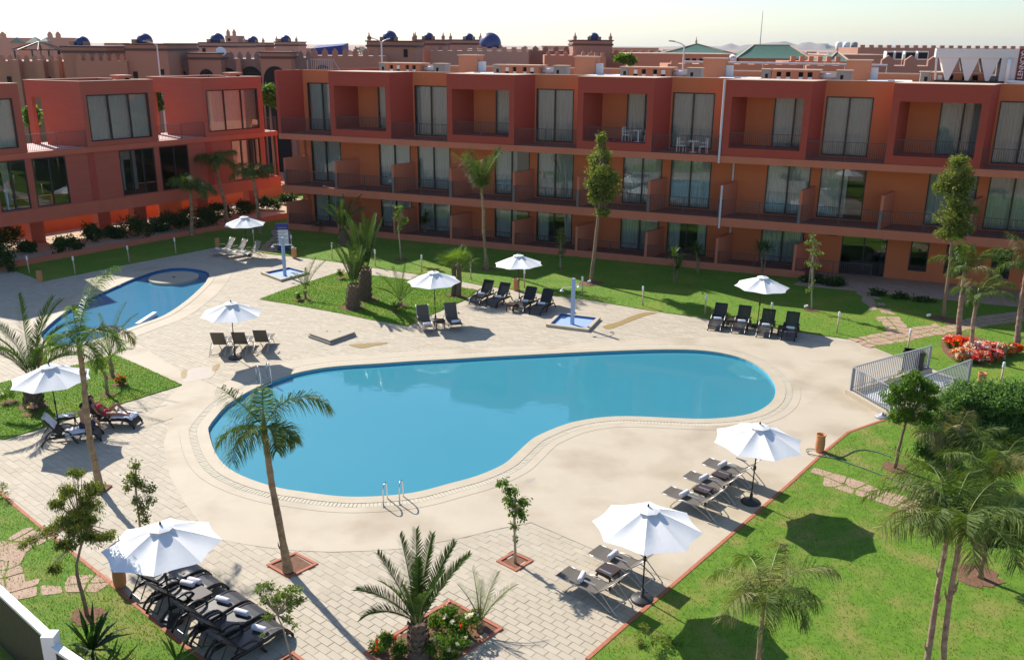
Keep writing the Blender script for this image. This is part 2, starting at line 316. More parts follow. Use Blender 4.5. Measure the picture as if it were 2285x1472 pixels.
# rowlock bricks between coping and band
b = MB(); acc = 0; ctr = [(cop1[i]+rowl[i])/2 for i in range(len(cop1))]; L = []
for i in range(len(ctr)):
    p, q = ctr[i], ctr[(i+1)%len(ctr)]; d = (q-p).length; t = acc
    while t < d:
        c = p.lerp(q, t/d); dr = (q-p).normalized(); L.append((c, dr)); t += .125
    acc = t-d
for c, dr in L:
    sd = Vector((dr.y, -dr.x, 0)); z = .013+random.uniform(-.003, .004)
    b.beam(c-sd*.118+Vector((0,0,z-.03)), c+sd*.118+Vector((0,0,z-.03)), .098, .06)
stuff(b.build('coping_bricks', 'rowlock', pool))
kid = struct(link('paddling_pool', None))
b = MB(); ring(b, KID, kcop, -.10, .022); fixup(b.build('coping', 'coping', kid))
b = MB(); ring(b, offsetloop(KID, -.012), KID, -.9, -.03); fixup(b.build('pool_wall', 'tiledark', kid))
struct(MB().sheet([[(p.x,p.y) for p in KID]], -.13).build('water', 'kwater'))
ic = gp(388,619); isl = [ic+Vector((math.cos(a)*1.42, math.sin(a)*1.42, 0)) for a in [2*math.pi*k/40 for k in range(40)]]
MB().prism(isl, -.5, .02).build('round_island', 'paver2', kid)
b = MB(); b.lathe([(.09,.02),(.09,.05),(.03,.06)], 10, ic); b.build('island_jet', 'black', kid)
w0, w1 = gp(306,724), gp(346,698)
b = MB(); b.beam(w0+Vector((0,0,-.05)), w1+Vector((0,0,-.05)), .22, .22); b.build('low_wall', 'white', kid)

# lawns ---------------------------------------------------------
LBACK = poly([(0,596),(40,607),(95,628),(184,611),(280,591),(380,572),(478,553),(540,557),(600,567),(732,582),(824,596),(998,622),(1075,637),(1200,655),(1305,668),(1463,695),(1568,710),(1700,729),(1795,743),(1895,757),(1948,774),(2003,796),(2080,823),(2158,852),(2190,867)])+[Vector((24,33.2,0)),Vector((45,30,0)),Vector((45,60,0)),Vector((-10,90,0)),Vector((-60,95,0)),Vector((-60,40,0))]
LCEN = poly([(579,668),(640,645),(759,607),(860,618),(1000,637),(1066,648),(1040,668),(955,706),(909,728),(830,714),(753,698),(660,681)])
LLEFT = poly([(0,855),(120,828),(256,792),(330,824),(406,859),(300,892),(150,937),(10,981)])+[Vector((-21,30,0)),Vector((-26,35,0))]
LBL = poly([(0,1098),(64,1155),(247,1303),(394,1429),(455,1473)])+[Vector((-6.5,15.2,0)),Vector((-13,14,0)),Vector((-20,14,0)),Vector((-20,28,0))]
LBR = poly([(1310,1472),(1400,1393),(1500,1308),(1642,1185),(1755,1087),(1838,1011),(1892,966),(1978,936)])+[Vector((17.2,32.2,0)),Vector((19.6,34.4,0)),Vector((24,33.2,0)),Vector((45,30,0)),Vector((40,13,0)),Vector((.6,14.5,0))]
for nm, P in (('back',LBACK),('centre',LCEN),('left',LLEFT),('front_left',LBL),('front_right',LBR)):
    struct(MB().prism(P, -.06, .032).build('lawn', 'grassdry' if nm in ('front_right','front_left') else 'grass'))
LAWNS = [LBACK, LCEN, LLEFT, LBL, LBR]
def scatter(P, n, ylim=(0,200)):
    P2 = [(p[0], p[1]) for p in P]; xs = [p[0] for p in P2]; ys = [p[1] for p in P2]
    X = NR.uniform(min(xs), max(xs), n*4); Y = NR.uniform(max(min(ys), ylim[0]), min(max(ys), ylim[1]), n*4); k = inpoly(X, Y, P2); return X[k][:n], Y[k][:n]
def grassblades(name, P, n, h, w, ylim, holes=()):
    X, Y = scatter(P, n, ylim)
    vis = np.abs(X/np.maximum(Y, 1)) < .74
    X, Y = X[vis], Y[vis]
    for c, r in holes: k = np.hypot(X-c.x, Y-c.y) > r; X, Y = X[k], Y[k]
    m = len(X); a = NR.uniform(0, 2*np.pi, m); H = NR.uniform(.5, 1.3, m)*h; ln = NR.uniform(-.6, .6, (m, 2))*h
    v = np.zeros((m, 3, 3)); dx, dy = np.cos(a)*w, np.sin(a)*w
    v[:,0] = np.stack([X-dx, Y-dy, np.full(m, .03)], 1); v[:,1] = np.stack([X+dx, Y+dy, np.full(m, .03)], 1); v[:,2] = np.stack([X+ln[:,0], Y+ln[:,1], .03+H], 1)
    stuff(tag(link(name, fastmesh(name, v, 3, ['blade'])), 'short mown grass blades '+LAB[name], 'grass'))
LAB = {'grass_front_right':'on the sunlit lawn below the right-hand umbrellas','grass_front_left':'on the lawn by the white-capped fence at bottom left','grass_left':'around the left-hand date palm','grass_centre':'on the diamond-shaped bed of the date palms','grass_back':'on the long lawn before the hotel front'}
grassblades('grass_front_right', LBR, 150000, .045, .010, (14,36))
grassblades('grass_front_left', LBL, 45000, .045, .010, (14,28))
grassblades('grass_left', LLEFT, 26000, .05, .013, (26,40))
grassblades('grass_centre', LCEN, 30000, .05, .016, (30,60))
grassblades('grass_back', LBACK, 90000, .05, .018, (30,66))

# red kerbs -----------------------------------------------------
def kerb(pts, parent=None, w=.10, z=.045):
    b = MB(); P = poly(pts) if not isinstance(pts[0], Vector) else pts
    for i in range(len(P)-1):
        d = (P[i+1]-P[i]); e = d.normalized()*(.0 if i == 0 else .002)
        b.beam(P[i]+e+Vector((0,0,z/2-.01)), P[i+1]+Vector((0,0,z/2-.01)), w, z+.02)
    return b.build('kerb', 'kerb', parent)
struct(kerb([(1310,1472),(1400,1393),(1500,1308),(1642,1185),(1755,1087),(1838,1011),(1892,966),(1978,936)]))
struct(kerb([(-40,1065),(64,1155),(247,1303),(394,1429),(470,1486)]))
# pavers --------------------------------------------------------
PL, PW, GAP = .405, .215, .0065
cover = [[(p.x,p.y) for p in AP]]+[[(p.x,p.y) for p in L] for L in LAWNS]+[[(p.x,p.y) for p in kcop]]
i0, i1 = np.arange(-40, 330), np.arange(-190, 130)
I, J = np.meshgrid(i0, i1, indexing='ij')       # I along U (courses), J along V (lengths)
su = I*PW; sv = (J+(I%2)*.5)*PL
X = su*U.x+sv*V.x; Y = su*U.y+sv*V.y; ok = (Y > 14.5) & (Y < 62) & (np.abs(X)/np.maximum(Y, 1) < .74) & (X > -40)
X, Y = X[ok], Y[ok]
def coverok(P):                                  # whole paver inside a cover polygon
    r = np.ones(X.shape, bool)
    for a, c in ((1,1),(1,-1),(-1,1),(-1,-1)): r &= inpoly(X+a*U.x*PW/2+c*V.x*PL/2, Y+a*U.y*PW/2+c*V.y*PL/2, P)
    return r
hid = np.zeros(X.shape, bool)
for P in cover: hid |= coverok(P)
for P in (POOL, KID): hid |= inpoly(X, Y, [(p.x,p.y) for p in P])
BEDS = {'rose': poly([(815,1457),(1004,1340),(1117,1402),(930,1530)]), 'pit_palm': poly([(599,1260),(659,1234),(705,1258),(646,1287)]), 'pit_tree': poly([(1112,1252),(1145,1233),(1185,1251),(1151,1272)]), 'pit_corner': poly([(625,1472),(652,1456),(690,1484),(660,1502)])}
for P in BEDS.values(): hid |= inpoly(X, Y, [(p.x,p.y) for p in P])
X, Y = X[~hid], Y[~hid]; order = np.argsort(Y); X, Y = X[order], Y[order]
deck = struct(link('paved_deck', None))
def pavmesh(k):
    def f():
        b = MB(); l, w, c = PL/2-GAP/2, PW/2-GAP/2, .006
        b.add([(-l,-w,-.03),(l,-w,-.03),(l,w,-.03),(-l,w,-.03),(-l,-w,-c),(l,-w,-c),(l,w,-c),(-l,w,-c),(-l+c,-w+c,0),(l-c,-w+c,0),(l-c,w-c,0),(-l+c,w-c,0)], [(0,1,5,4),(1,2,6,5),(2,3,7,6),(3,0,4,7),(4,5,9,8),(5,6,10,9),(6,7,11,10),(7,4,8,11),(8,9,10,11)]); return b
    return cached('paver%d' % k, f, ['paver','paver2','paver3'][k])
near = 0; far = []
for x, y in zip(X, Y):
    r = random.random(); k = 0 if r < .55 else (1 if r < .8 else 2); z = random.uniform(-.004, .003)
    qx = abs(x)/y
    if near < 300 and qx < .545 and y > 17.3: near += 1; link('paver', pavmesh(k), deck, (x, y, z), (random.uniform(-.008,.008), random.uniform(-.008,.008), VA))
    else: far.append((x, y, z, k))
A = np.array(far); c8 = np.array([(-1,-1),(1,-1),(1,1),(-1,1)]); l, w = PL/2-GAP/2, PW/2-GAP/2
cx = c8[:,0]*l*V.x+c8[:,1]*w*U.x; cy = c8[:,0]*l*V.y+c8[:,1]*w*U.y
top = np.stack([A[:,0:1]+cx, A[:,1:2]+cy, np.repeat(A[:,2:3], 4, 1)+NR.uniform(-.0015,.0015,(len(A),4))], 2); bot = top.copy(); bot[:,:,2] = -.03
quads = [top]+[np.stack([bot[:,i], bot[:,(i+1)%4], top[:,(i+1)%4], top[:,i]], 1) for i in range(4)]
stuff(link('far_pavers', fastmesh('far_pavers', np.concatenate(quads), 4, ['paver','paver2','paver3'], np.tile(A[:,3], 5)), deck))
def kerbframe(P, nm, lab):
    t = struct(link(nm, None)); n = len(P)
    MB().sheet([[(p.x,p.y) for p in P]], -.004).build('soil', 'soil', t)
    b = MB()
    for i in range(n):
        p, q = P[i], P[(i+1)%n]; d = (q-p).normalized(); sgn = 1 if i%2 == 0 else -1
        b.beam(p-d*.05*sgn+Vector((0,0,.0)), q+d*.05*sgn+Vector((0,0,.0)), .085, .05)
    b.build('kerb', 'kerb', t); return t
for k, P in BEDS.items(): kerbframe(P, 'planting_bed', k)
# wet stains on the paving
def blob(pts, z, name, m): P = smoothloop(poly(pts), 3); return struct(MB().sheet([[(p.x,p.y) for p in P]], z).build(name, m))
M['wet'] = mat('wet_paving', (.36,.25,.10), .35, (.42,.31,.15), 4, .6); M['damp'] = mat('damp_paving', (.40,.33,.27), .55, (.46,.38,.31), 3, .6)
blob([(778,769),(806,767),(835,765),(864,764),(858,768),(836,771),(806,777)], .0095, 'wet_patch', 'wet')
blob([(1345,728),(1380,718),(1408,706),(1440,697),(1466,698),(1440,705),(1410,716),(1385,726),(1360,734)], .0095, 'wet_patch', 'wet')
blob([(404,830),(417,825),(416,842),(406,844)], .0095, 'wet_patch', 'wet')
blob([(474,818),(490,812),(486,823),(476,829)], .0095, 'wet_patch', 'wet')
blob([(420,826),(450,818),(480,822),(472,842),(440,848),(408,852)], .0088, 'damp_patch', 'damp')
blob([(1148,1057),(1165,1050),(1168,1055),(1158,1063)], .0105, 'damp_patch', 'damp')
blob([(1172,1071),(1190,1066),(1195,1069),(1180,1076)], .0105, 'damp_patch', 'damp')
# flagstone paths ------------------------------------------------
def flagpath(px, width, nc, lab, z=.032, seed=1, miss=.0):
    rnd = random.Random(seed); P = poly(px); t = struct(link('flagstone_path', None)); pts = []
    for i in range(len(P)-1):
        d = (P[i+1]-P[i]).length; n = max(1, round(d/.62)); pts += [P[i].lerp(P[i+1], k/n) for k in range(n)]
    pts.append(P[-1]); rows = []
    for i, p in enumerate(pts):
        d = (pts[min(i+1,len(pts)-1)]-pts[max(i-1,0)]).normalized(); s = Vector((d.y,-d.x,0))
        rows.append([p+s*width*((k/nc)-.5)*(1+rnd.uniform(-.12,.12))+d*rnd.uniform(-.17,.17)+s*rnd.uniform(-.1,.1) for k in range(nc+1)])
    for i in range(len(rows)-1):
        for k in range(nc):
            if rnd.random() < miss: continue
            q = [rows[i][k], rows[i][k+1], rows[i+1][k+1], rows[i+1][k]]; q.insert(rnd.choice((1,3)), (q[0]+q[1])/2+Vector((rnd.uniform(-.06,.06), rnd.uniform(-.06,.06), 0))) if False else None
            c = sum(q, Vector())/4; f = rnd.uniform(.86,.95); q = [c+(v-c)*f for v in q]; zz = z+rnd.uniform(.002,.014)
            ch = []
            for a in range(4):
                u, v = q[a], q[(a+1)%4]; ch += [u.lerp(v, rnd.uniform(.06,.2)), u.lerp(v, rnd.uniform(.8,.94))]
            MB().prism(ch, -.02, zz).build('flagstone', 'flag', t)
    return t
flagpath([(1915,768),(1990,753),(2060,741),(2150,725),(2300,703)], 1.45, 3, '', seed=2, miss=.06)
flagpath([(2010,748),(1990,722),(1965,695),(1945,668),(1930,650)], 1.15, 2, '', seed=3, miss=.15)
flagpath([(1812,1057),(1880,1080),(1960,1108),(2060,1140)], .95, 2, '', seed=4, miss=.12)
flagpath([(100,1182),(45,1212),(-30,1245)], 1.25, 3, '', seed=5)
flagpath([(238,1302),(150,1306),(80,1312),(10,1330),(-60,1350)], .85, 2, '', seed=6, miss=.15)
flagpath([(15,1225),(12,1270),(10,1318)], .9, 2, '', seed=7)
flagpath([(600,562),(612,545),(630,528),(625,510)], 1.4, 3, '', seed=8, miss=.2)
# paved strip by the hotel entrance
# ================================================================= hotel building
SK, D = .262, 2.24
HO = thing('hotel_building', 'long three-storey red hotel wing with projecting balcony boxes behind the pool lawn', 'building', (-16.3, 66.39, 0), -.3826)
PER = 9.17; BX = [3.57+PER*k for k in range(6)]; BW = 4.86; X0, X1 = -.95, 57.
XB = lambda s: s+SK*D
ZG, Z2, Z1, ZR = .30, 3.34, 7.09, 11.51
def wallrow(b, x0, x1, y0, y1, z0, z1, ops, mi=None):
    ops = sorted(ops); x = x0
    for a, c, za, zb in ops:
        if a > x: b.box(x, a, y0, y1, z0, z1, mi)
        if zb < z1: b.box(a, c, y0, y1, zb, z1, mi)
        if za > z0: b.box(a, c, y0, y1, z0, za, mi)
        x = c
    if x < x1: b.box(x, x1, y0, y1, z0, z1, mi)
def framem(w, h, nm):
    def f():
        b = MB(); t = .07; b.box(0, t, -.05, .06, 0, h); b.box(w-t, w, -.05, .06, 0, h); b.box(t, w-t, -.05, .06, 0, t); b.box(t, w-t, -.05, .06, h-t, h)
        for k in range(1, nm+1): x = w*k/(nm+1); b.box(x-.05, x+.05, -.045, .055, t, h-t)
        return b
    return cached('frame_%.2f_%.2f_%d' % (w, h, nm), f, 'frame')
def panem(w, h): return cached('pane_%.2f_%.2f' % (w, h), lambda: MB().box(.03, w-.03, -.006, .006, .03, h-.03), 'glass')
def paned(w, h): return cached('paned_%.2f_%.2f' % (w, h), lambda: MB().box(.03, w-.03, -.006, .006, .03, h-.03), 'glassdark')
def curtm(w, h, seed):
    def f():
        b = MB(); n = max(6, int(w/.035)); R = random.Random(seed); ph = 0; row = []
        for i in range(n+1): ph += R.uniform(.7, 1.6); row.append((w*i/n, .045*math.sin(ph)))
        vs = [(x, y, 0) for x, y in row]+[(x+.01*math.sin(x*9), y*.6, h) for x, y in row]
        b.add(vs, [(i, i+1, n+2+i, n+1+i) for i in range(n)]); return b
    return cached('curtain_%.2f_%.2f_%d' % (w, h, seed), f, 'curtain', True)
def window(parent, x0, x1, y, z0, z1, nm=1, cur=((0,1),), dark=False, name='window'):
    w, h = x1-x0, z1-z0; o = link(name, framem(w, h, nm), parent, (x0, y, z0)); link('pane', (paned if dark else panem)(w, h), o, (0, .01, 0))
    for i, (a, c) in enumerate(cur): link('curtain', curtm(round((c-a)*w, 2), h-.08, random.randrange(4)), o, (a*w, .24, .03))
    return o
def railm(L, h, step=.115):
    def f():
        b = MB(); n = int(L/step)
        for i in range(1, n): x = L*i/n; b.box(x-.010, x+.010, -.010, .010, .06, h-.02)
        b.box(0, L, -.02, .02, h-.03, h); b.box(0, L, -.012, .012, .05, .075)
        for x in (.02, L/2, L-.02): b.box(x-.018, x+.018, -.018, .018, 0, h-.03)
        return b
    return cached('railing_%.2f_%.2f' % (L, h), f, 'rail')
CURS = [((0,1),), ((0,1),), ((0,.52),(.52,1)), ((0,.42),(.62,1)), ((0,.3),(.75,1)), ((.45,1),), ((0,.6),)]
rc = random.Random(4)
def curpick(top=False): return CURS[0] if top or rc.random() < .35 else rc.choice(CURS)
# slabs with fascia
MB().box(X0, X1, 0, 13.5, 6.69, Z1, sk=SK).build('floor_slab', 'salmon', HO)
MB().box(X0, X1, 0, 13.5, 2.82, Z2, sk=SK).build('floor_slab', 'salmon', HO)
MB().box(X0+.1, X1, .16, D-.004, Z1, Z1+.012, sk=SK).build('balcony_floor', 'floor', HO)
MB().box(X0+.1, X1, .16, D-.004, Z2, Z2+.012, sk=SK).build('balcony_floor', 'floor', HO)
MB().box(X0+.1, 36.6, .15, D-.004, -.05, ZG, sk=SK).build('terrace_floor', 'floor', HO)
MB().box(X0+.1, 36.6, 0, .15, -.05, .46, sk=SK).build('terrace_kerb', 'salmon', HO)
MB().box(36.62, X1, -1.8, D-.004, -.05, .05, sk=SK).build('entrance_paving', 'flag', HO)
# back walls per storey with openings
topw = []; 
for k, bx in enumerate(BX): topw += [(XB(bx+BW)+.12, XB(bx+BW)+2.74, Z1+.10, 10.62), (XB(bx+.4)+1.62, XB(bx+BW-.4)-.02, Z1+.10, 10.62)]
topw.append((XB(-.5)+.15, XB(-.5)+2.7, Z1+.10, 10.62)); topw = [w for w in topw if w[1] < X1]
b = MB(); wallrow(b, X0+.2, X1, D, D+.22, Z1, ZR, topw); b.build('rear_wall', 'orange', HO)
pc = [bx+BW-.03 for bx in BX]; midw = [(XB(-.6)+.28, XB(-.6)+2.88)]
for c in pc: midw += [(XB(c)-2.88, XB(c)-.28), (XB(c)+.28, XB(c)+2.88)]
b = MB(); wallrow(b, X0+.2, X1, D, D+.22, Z2, 6.69, [(a, c, Z2+.09, 6.50) for a, c in midw if c < X1]); b.build('rear_wall', 'orange', HO)
gfw = [(a, c, ZG+.05, 2.68) for a, c in midw if c < 37.4]; door = (38.45, 41.05, .06, 2.72); nar = [(42.35,43.35,.62,2.70),(44.3,45.3,.62,2.70),(46.75,47.75,.62,2.70),(49.2,50.2,.62,2.70)]
b = MB(); wallrow(b, X0+.2, X1, D, D+.22, 0, 2.82, gfw+[door]+nar); b.build('rear_wall', 'orange', HO)
for a, c, z0, z1 in topw: window(HO, a, c, D+.03, z0, z1, 1, curpick(True) if rc.random() < .8 else ((0,.5),(.5,1)))
for a, c in midw:
    if c < X1: window(HO, a, c, D+.03, Z2+.09, 6.50, 1, curpick())
for a, c, z0, z1 in gfw: window(HO, a, c, D+.03, z0, z1, 1, curpick())
window(HO, *door[:2], D+.05, door[2], door[3], 1, (), True, 'entrance_door')
for a, c, z0, z1 in nar: window(HO, a, c, D+.03, z0, z1, 0, (), True)
# dark rooms behind
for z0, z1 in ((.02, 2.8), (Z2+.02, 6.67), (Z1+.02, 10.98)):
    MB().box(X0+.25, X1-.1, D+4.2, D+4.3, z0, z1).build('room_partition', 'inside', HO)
    for c in pc+[q-BW for q in pc]: MB().box(XB(c)-.08, XB(c)+.08, D+.23, D+4.19, z0, z1).build('room_partition', 'wallin', HO)
# end wall, roof
MB().box(X0, X0+.24, 0, 13.5, Z1+.002, ZR, sk=SK).build('end_wall', 'red', HO)
MB().box(X0+.02, X0+.24, D, 13.5, 0, 2.82, sk=SK).build('end_wall', 'salmon', HO); MB().box(X0+.02, X0+.24, D, 13.5, Z2, 6.69, sk=SK).build('end_wall', 'salmon', HO)
MB().box(X0+.25, X1, D+.23, 13.4, 10.99, 11.06, sk=SK).build('roof', 'roof', HO)
b = MB(); b.box(X0+.3, X1, 13.15, 13.4, 11.06, 11.66, sk=SK); b.build('rear_parapet', 'vent', HO)
b = MB(); b.box(X0+.25, X1, 13.1, 13.46, 11.66, 11.74, sk=SK); b.build('parapet_cap', 'cap', HO)
MB().box(X0+.1, X1, 13.42, 13.5, 0, 10.98, sk=SK).build('garden_side_wall', 'salmon', HO)
# projecting boxes
for k, bx in enumerate(BX):
    def f():
        b = MB(); w = BW; s = SK
        b.box(0, w, 0, D-.003, 10.55, ZR, 0, s); b.box(0, w, .0, D-.003, Z1+.013, 7.59, 0, s)
        b.box(0, .38, 0, D-.003, 7.59, 10.55, 0, s); b.box(w-.38, w, 0, D-.003, 7.59, 10.55, 0, s); return b
    o = link('balcony_box', cached('balcony_box', f, ['red']), HO, (bx, 0, 0))
    link('box_coping', cached('box_coping', lambda: MB().box(-.03, BW+.03, -.03, D+.3, ZR+.002, ZR+.03, 0, SK), 'cap'), o)
    link('railing', railm(BW-.78, .90), HO, (bx+.39+SK*.12, .12, 7.59))
    if bx+PER < X1: link('railing', railm(PER-BW-.04, 1.12), HO, (bx+BW+.02+SK*.08, .08, Z1+.012)); link('parapet_cap', cached('rec_cap', lambda: MB().box(0, PER-BW-.08, -.03, .25, 0, .03), 'cap'), HO, (XB(bx+BW)+.04, D, ZR+.002))
link('railing', railm(BX[0]+.5, 1.12), HO, (X0+.3, .08, Z1+.012))
# dividers
divs = [-.75]
for bx in BX: divs += [bx+.08, bx+BW-.1]
for fl, (z, h, t) in enumerate(((ZG, 1.75, 'g'), (Z2+.012, 1.96, 'u'))):
    for i, s in enumerate(divs):
        if t == 'g' and s > 36.7: continue
        if s > X1-1: continue
        o = link('divider_wall', cached('divider_'+t, lambda: MB().box(0, .16, .045, D-.004, 0, h, 0, SK), 'salmon'), HO, (s, 0, z))
        if t == 'u': link('steel_plate', cached('steel_plate', lambda: MB().box(.02, .14, .0, .04, 0, 1.1), 'steel'), o)
        L = (divs[i+1] if i+1 < len(divs) else X1)-s-.18
        if not (t == 'g' and s > 31.9) : link('railing', railm(round(L, 2), 1.1 if t == 'u' else .78), HO, (s+.17+SK*.07, .07, z if t == 'u' else .46))
        elif s < 36: link('railing', railm(round(L, 2), .78), HO, (s+.17+SK*.07, .07, .46))
# drain pipe of the expansion joint
b = MB(); b.tube([(30.98,-.06,ZR+.02),(30.98,-.06,6.66)], .065, 8); b.tube([(XB(30.98),D-.08,6.68),(XB(30.98),D-.08,5.35)], .06, 8); b.tube([(31.3,-.05,5.32),(31.3,-.05,2.7)], .06, 8); b.tube([(XB(31.0)+.1,D-.08,2.8),(XB(31.0)+.1,D-.08,.3)], .06, 8); b.build('drain_pipe', 'pipe', HO)
MB().box(37.6, 38.15, D-.03, D-.002, 2.35, 2.47).build('room_plaque', 'frame', HO)

# rooftop ventilation housings ------------------------------------
HM = Matrix.LocRotScale(Vector((-16.3, 66.39, 0)), Matrix.Rotation(-.3826, 3, 'Z'), None)
def hp(x, y, z): return HM @ Vector((x, y, z))
ords = ['first', 'second', 'third', 'fourth', 'fifth', 'sixth']
RZ = 11.065
for k, bx in enumerate(BX):
    m = bx+2.0
    t = thing('vent_housing', 'orange vent housing on the hotel roof, %s from the left' % ords[k], 'vent housing', hp(m, 4.6, RZ), -.3826, 'vent housings on the hotel roof')
    b = MB(); b.box(0, 2.8, 0, 1.3, 0, .25); b.box(0, 2.8, 0, 1.3, .84, .92)
    cell = [(0,.3,1),(.3,.58,0),(.58,.86,1),(.86,1.14,0),(1.14,1.62,1),(1.62,1.9,0),(1.9,2.15,1),(2.15,2.45,0),(2.45,2.8,1)]
    for a, c, s in cell:
        if s: b.box(a, c, 0, 1.3, .25, .84)
        else: b.box(a, c, .5, 1.3, .25, .84)
    b.build('housing', 'vent', t)
    for a, c, s in cell:
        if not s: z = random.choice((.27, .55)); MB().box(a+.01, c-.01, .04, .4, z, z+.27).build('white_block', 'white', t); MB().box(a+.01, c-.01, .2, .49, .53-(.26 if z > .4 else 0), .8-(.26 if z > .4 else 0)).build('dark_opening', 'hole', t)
    MB().box(-.1, 2.95, -.1, 1.4, .925, 1.0).build('cover_slab', 'cap', t)
    p = thing('roof_duct', 'pale roof duct beside the %s vent housing from the left' % ords[k], 'duct', hp(m+2.85, 4.9, RZ), -.3826, 'roof ducts')
    b = MB(); b.tube([(0,.3,.62),(.95,.3,.62)], .17, 12); b.build('duct', 'pipe', p, True); b = MB(); b.box(.1,.2,.2,.4,0,.46); b.box(.7,.8,.2,.4,0,.46); b.build('stand', 'vent', p)
    for q, (a, nm) in enumerate(((-.62, 'left'), (3.85, 'right'))):
        g = thing('grey_vent_box', 'grey vent box %s of the %s orange vent housing from the left' % (nm, ords[k]), 'vent box', hp(m+a, 4.7, RZ), -.3826, 'grey vent boxes on the hotel roof')
        MB().box(0, .58 if q == 0 else .88, 0, .9, 0, .95).build('box', 'greyblock', g); MB().box(.22, .40, -.015, -.002, .45, .7).build('opening', 'hole', g); MB().box(-.05, .63 if q == 0 else .93, -.05, .95, .955, 1.0).build('cover_slab', 'cap', g)
    if k < 5:
        c = thing('chimney_block', 'plain orange chimney block after the %s vent housing from the left' % ords[k], 'chimney', hp(m+4.2, 8.2, RZ), -.3826, 'chimney blocks on the hotel roof')
        MB().box(0, 1.5, 0, 1.2, 0, 1.5).build('shaft', 'vent', c); MB().box(-.08, 1.58, -.08, 1.28, 1.503, 1.58).build('cover_slab', 'cap', c); MB().box(1.51, 1.95, .2, .7, .3, 1.1).build('air_unit', 'unit', c)
        w = thing('roof_skylight', 'low white slab on the hotel roof, %s from the left' % ords[k], 'roof slab', hp(m+5.6, 5.5, RZ), -.3826, 'white slabs on the hotel roof')
        MB().box(0, 2.6, 0, 3.5, 0, .36).build('slab', 'white', w); MB().box(1.2, 1.6, -.3, -.02, 0, .42).build('upstand', 'greyblock', w)
def lamp(px, top, Y, lab, arm=-1, two=False, zb=None, m='pipe'):
    base = py(px, top, Y); zb = 0 if zb is None else zb; t = thing('street_lamp', lab, 'street lamp', (base.x, base.y, zb)); h = base.z-zb
    b = MB(); b.tube([(0,0,0),(0,0,h)], [.10,.06], 8); b.build('pole', m, t)
    for s in ((-1,1) if two else (arm,)):
        b = MB(); b.tube(bez((0,0,h-.1), (s*.2,0,h+.15), (s*.8,0,h+.25), 5), .04, 6); b.build('arm', m, t); b = MB(); b.beam((s*.75,0,h+.26), (s*1.2,0,h+.30), .2, .09); b.build('lamp_head', 'greyblock' if not two else 'frame', t)
# the big cooling unit with its lettering
t = thing('cooling_unit', 'large pale V-framed rooftop cooling unit with red corner panel lettered LENNOX', 'cooling unit', hp(42.4, 4.2, 11.5), -.3826)
MB().box(-.3, 5.2, -.3, 2.6, -.44, -.02).build('plinth', 'greyblock', t); MB().box(0, 4.6, 0, 2.2, 0, .10).build('base_frame', 'frame', t)
MB().box(-.12, 4.3, -.1, 2.3, 1.36, 1.86).build('fan_deck', 'unit', t)
for i in range(3):
    x = .0+i*1.05+.15; b = MB(); y0, y1 = -.05, 2.2
    vs = [(x,y0,1.355),(x+.98,y0,1.355),(x+.58,y0,.11),(x+.40,y0,.11)]; b.add([(a,c,z) for a, c, z in vs]+[(a, y1, z) for a, c, z in vs], [(3,2,1,0),(4,5,6,7),(0,1,5,4),(1,2,6,5),(2,3,7,6),(3,0,4,7)]); b.build('coil_panel', 'unit', t)
MB().beam((.02,-.05,.12),(-.06,-.05,1.34),.10,.1).build('corner_post','unit',t)
MB().box(3.32, 4.14, -.08, 2.2, .11, 1.355).build('control_cabinet', 'unit', t)
rp = MB().box(4.14, 4.62, -.12, 2.2, .11, 1.88).build('corner_panel', 'unitred', t)
b = MB(); b.tube([(4.38+.13*math.cos(q), -.135, 1.68+.10*math.sin(q)) for q in [.6+i*.5 for i in range(11)]], .018, 5); b.build('emblem', 'white', rp)
lo = link('lettering', textmesh('LENNOX', .36, 'white'), rp, (4.38, -.135, .98), (math.pi/2, -math.pi/2, 0)); 
b = MB(); b.tube([(3.7,-.32,.0),(3.7,-.32,1.25),(3.72,-.1,1.3)], .10, 10); b.tube([(3.7,-.32,.12),(5.6,-.32,.02)], .09, 10); b.build('water_pipe', 'white', t, True)

# ================================================================= annex on the left
AA = math.radians(53.5); AN = thing('annex_building', 'two-storey red annex on pillars with box-like upper rooms at the left edge', 'building', (-25.46, 65.14, 0), AA)
AS = -.24; z2b, z2t, z1b, z1t, zr = 2.15, 3.0, 6.25, 6.6, 10.85; TX0, TX1 = -20., 10.75
MB().box(TX0, TX1, 0, 5.2, z1b, z1t).build('floor_slab', 'annex', AN); MB().box(TX0, TX1, 0, 5.2, z2b, z2t).build('floor_slab', 'annex', AN)
MB().box(TX0, TX1, .2, 5.15, z1t, z1t+.015).build('terrace_floor', 'terrace', AN)
lw = [(-15.2,-12.9),(-11.3,-9.42),(-9.0,-6.8),(-3.0,-.32),(.1,2.45),(6.3,9.03)]
b = MB(); wallrow(b, TX0, 9.5, .12, .36, z2t, z1b, [(a, c, z2t+.06, z1b-.07) for a, c in lw]); b.build('wall', 'annexred', AN)
for a, c in ((-14.4,-13.95),(-5.25,-4.8),(4.02,4.5)): MB().box(a, c, .08, .119, z2t, z1b).build('wall_pilaster', 'red', AN)
for i, (a, c) in enumerate(lw): window(AN, a, c, .16, z2t+.06, z1b-.07, 2 if i in (3, 5) else 1, ((0,.3),(.7,1)) if i in (0,4) else (), i == 4)
for i, (a, c) in enumerate(lw):
    if i in (1, 3, 5): MB().box(a, c, 2.6, 2.7, z2t+.02, z1b-.02).build('room_wall', 'wallin', AN); MB().box(a+.3, a+.9, 2.5, 2.59, z2t+.02, 5.2).build('wardrobe', 'hole', AN); MB().box(c-1.0, c-.5, 2.5, 2.59, z2t+.02, 5.2).build('wardrobe', 'hole', AN)
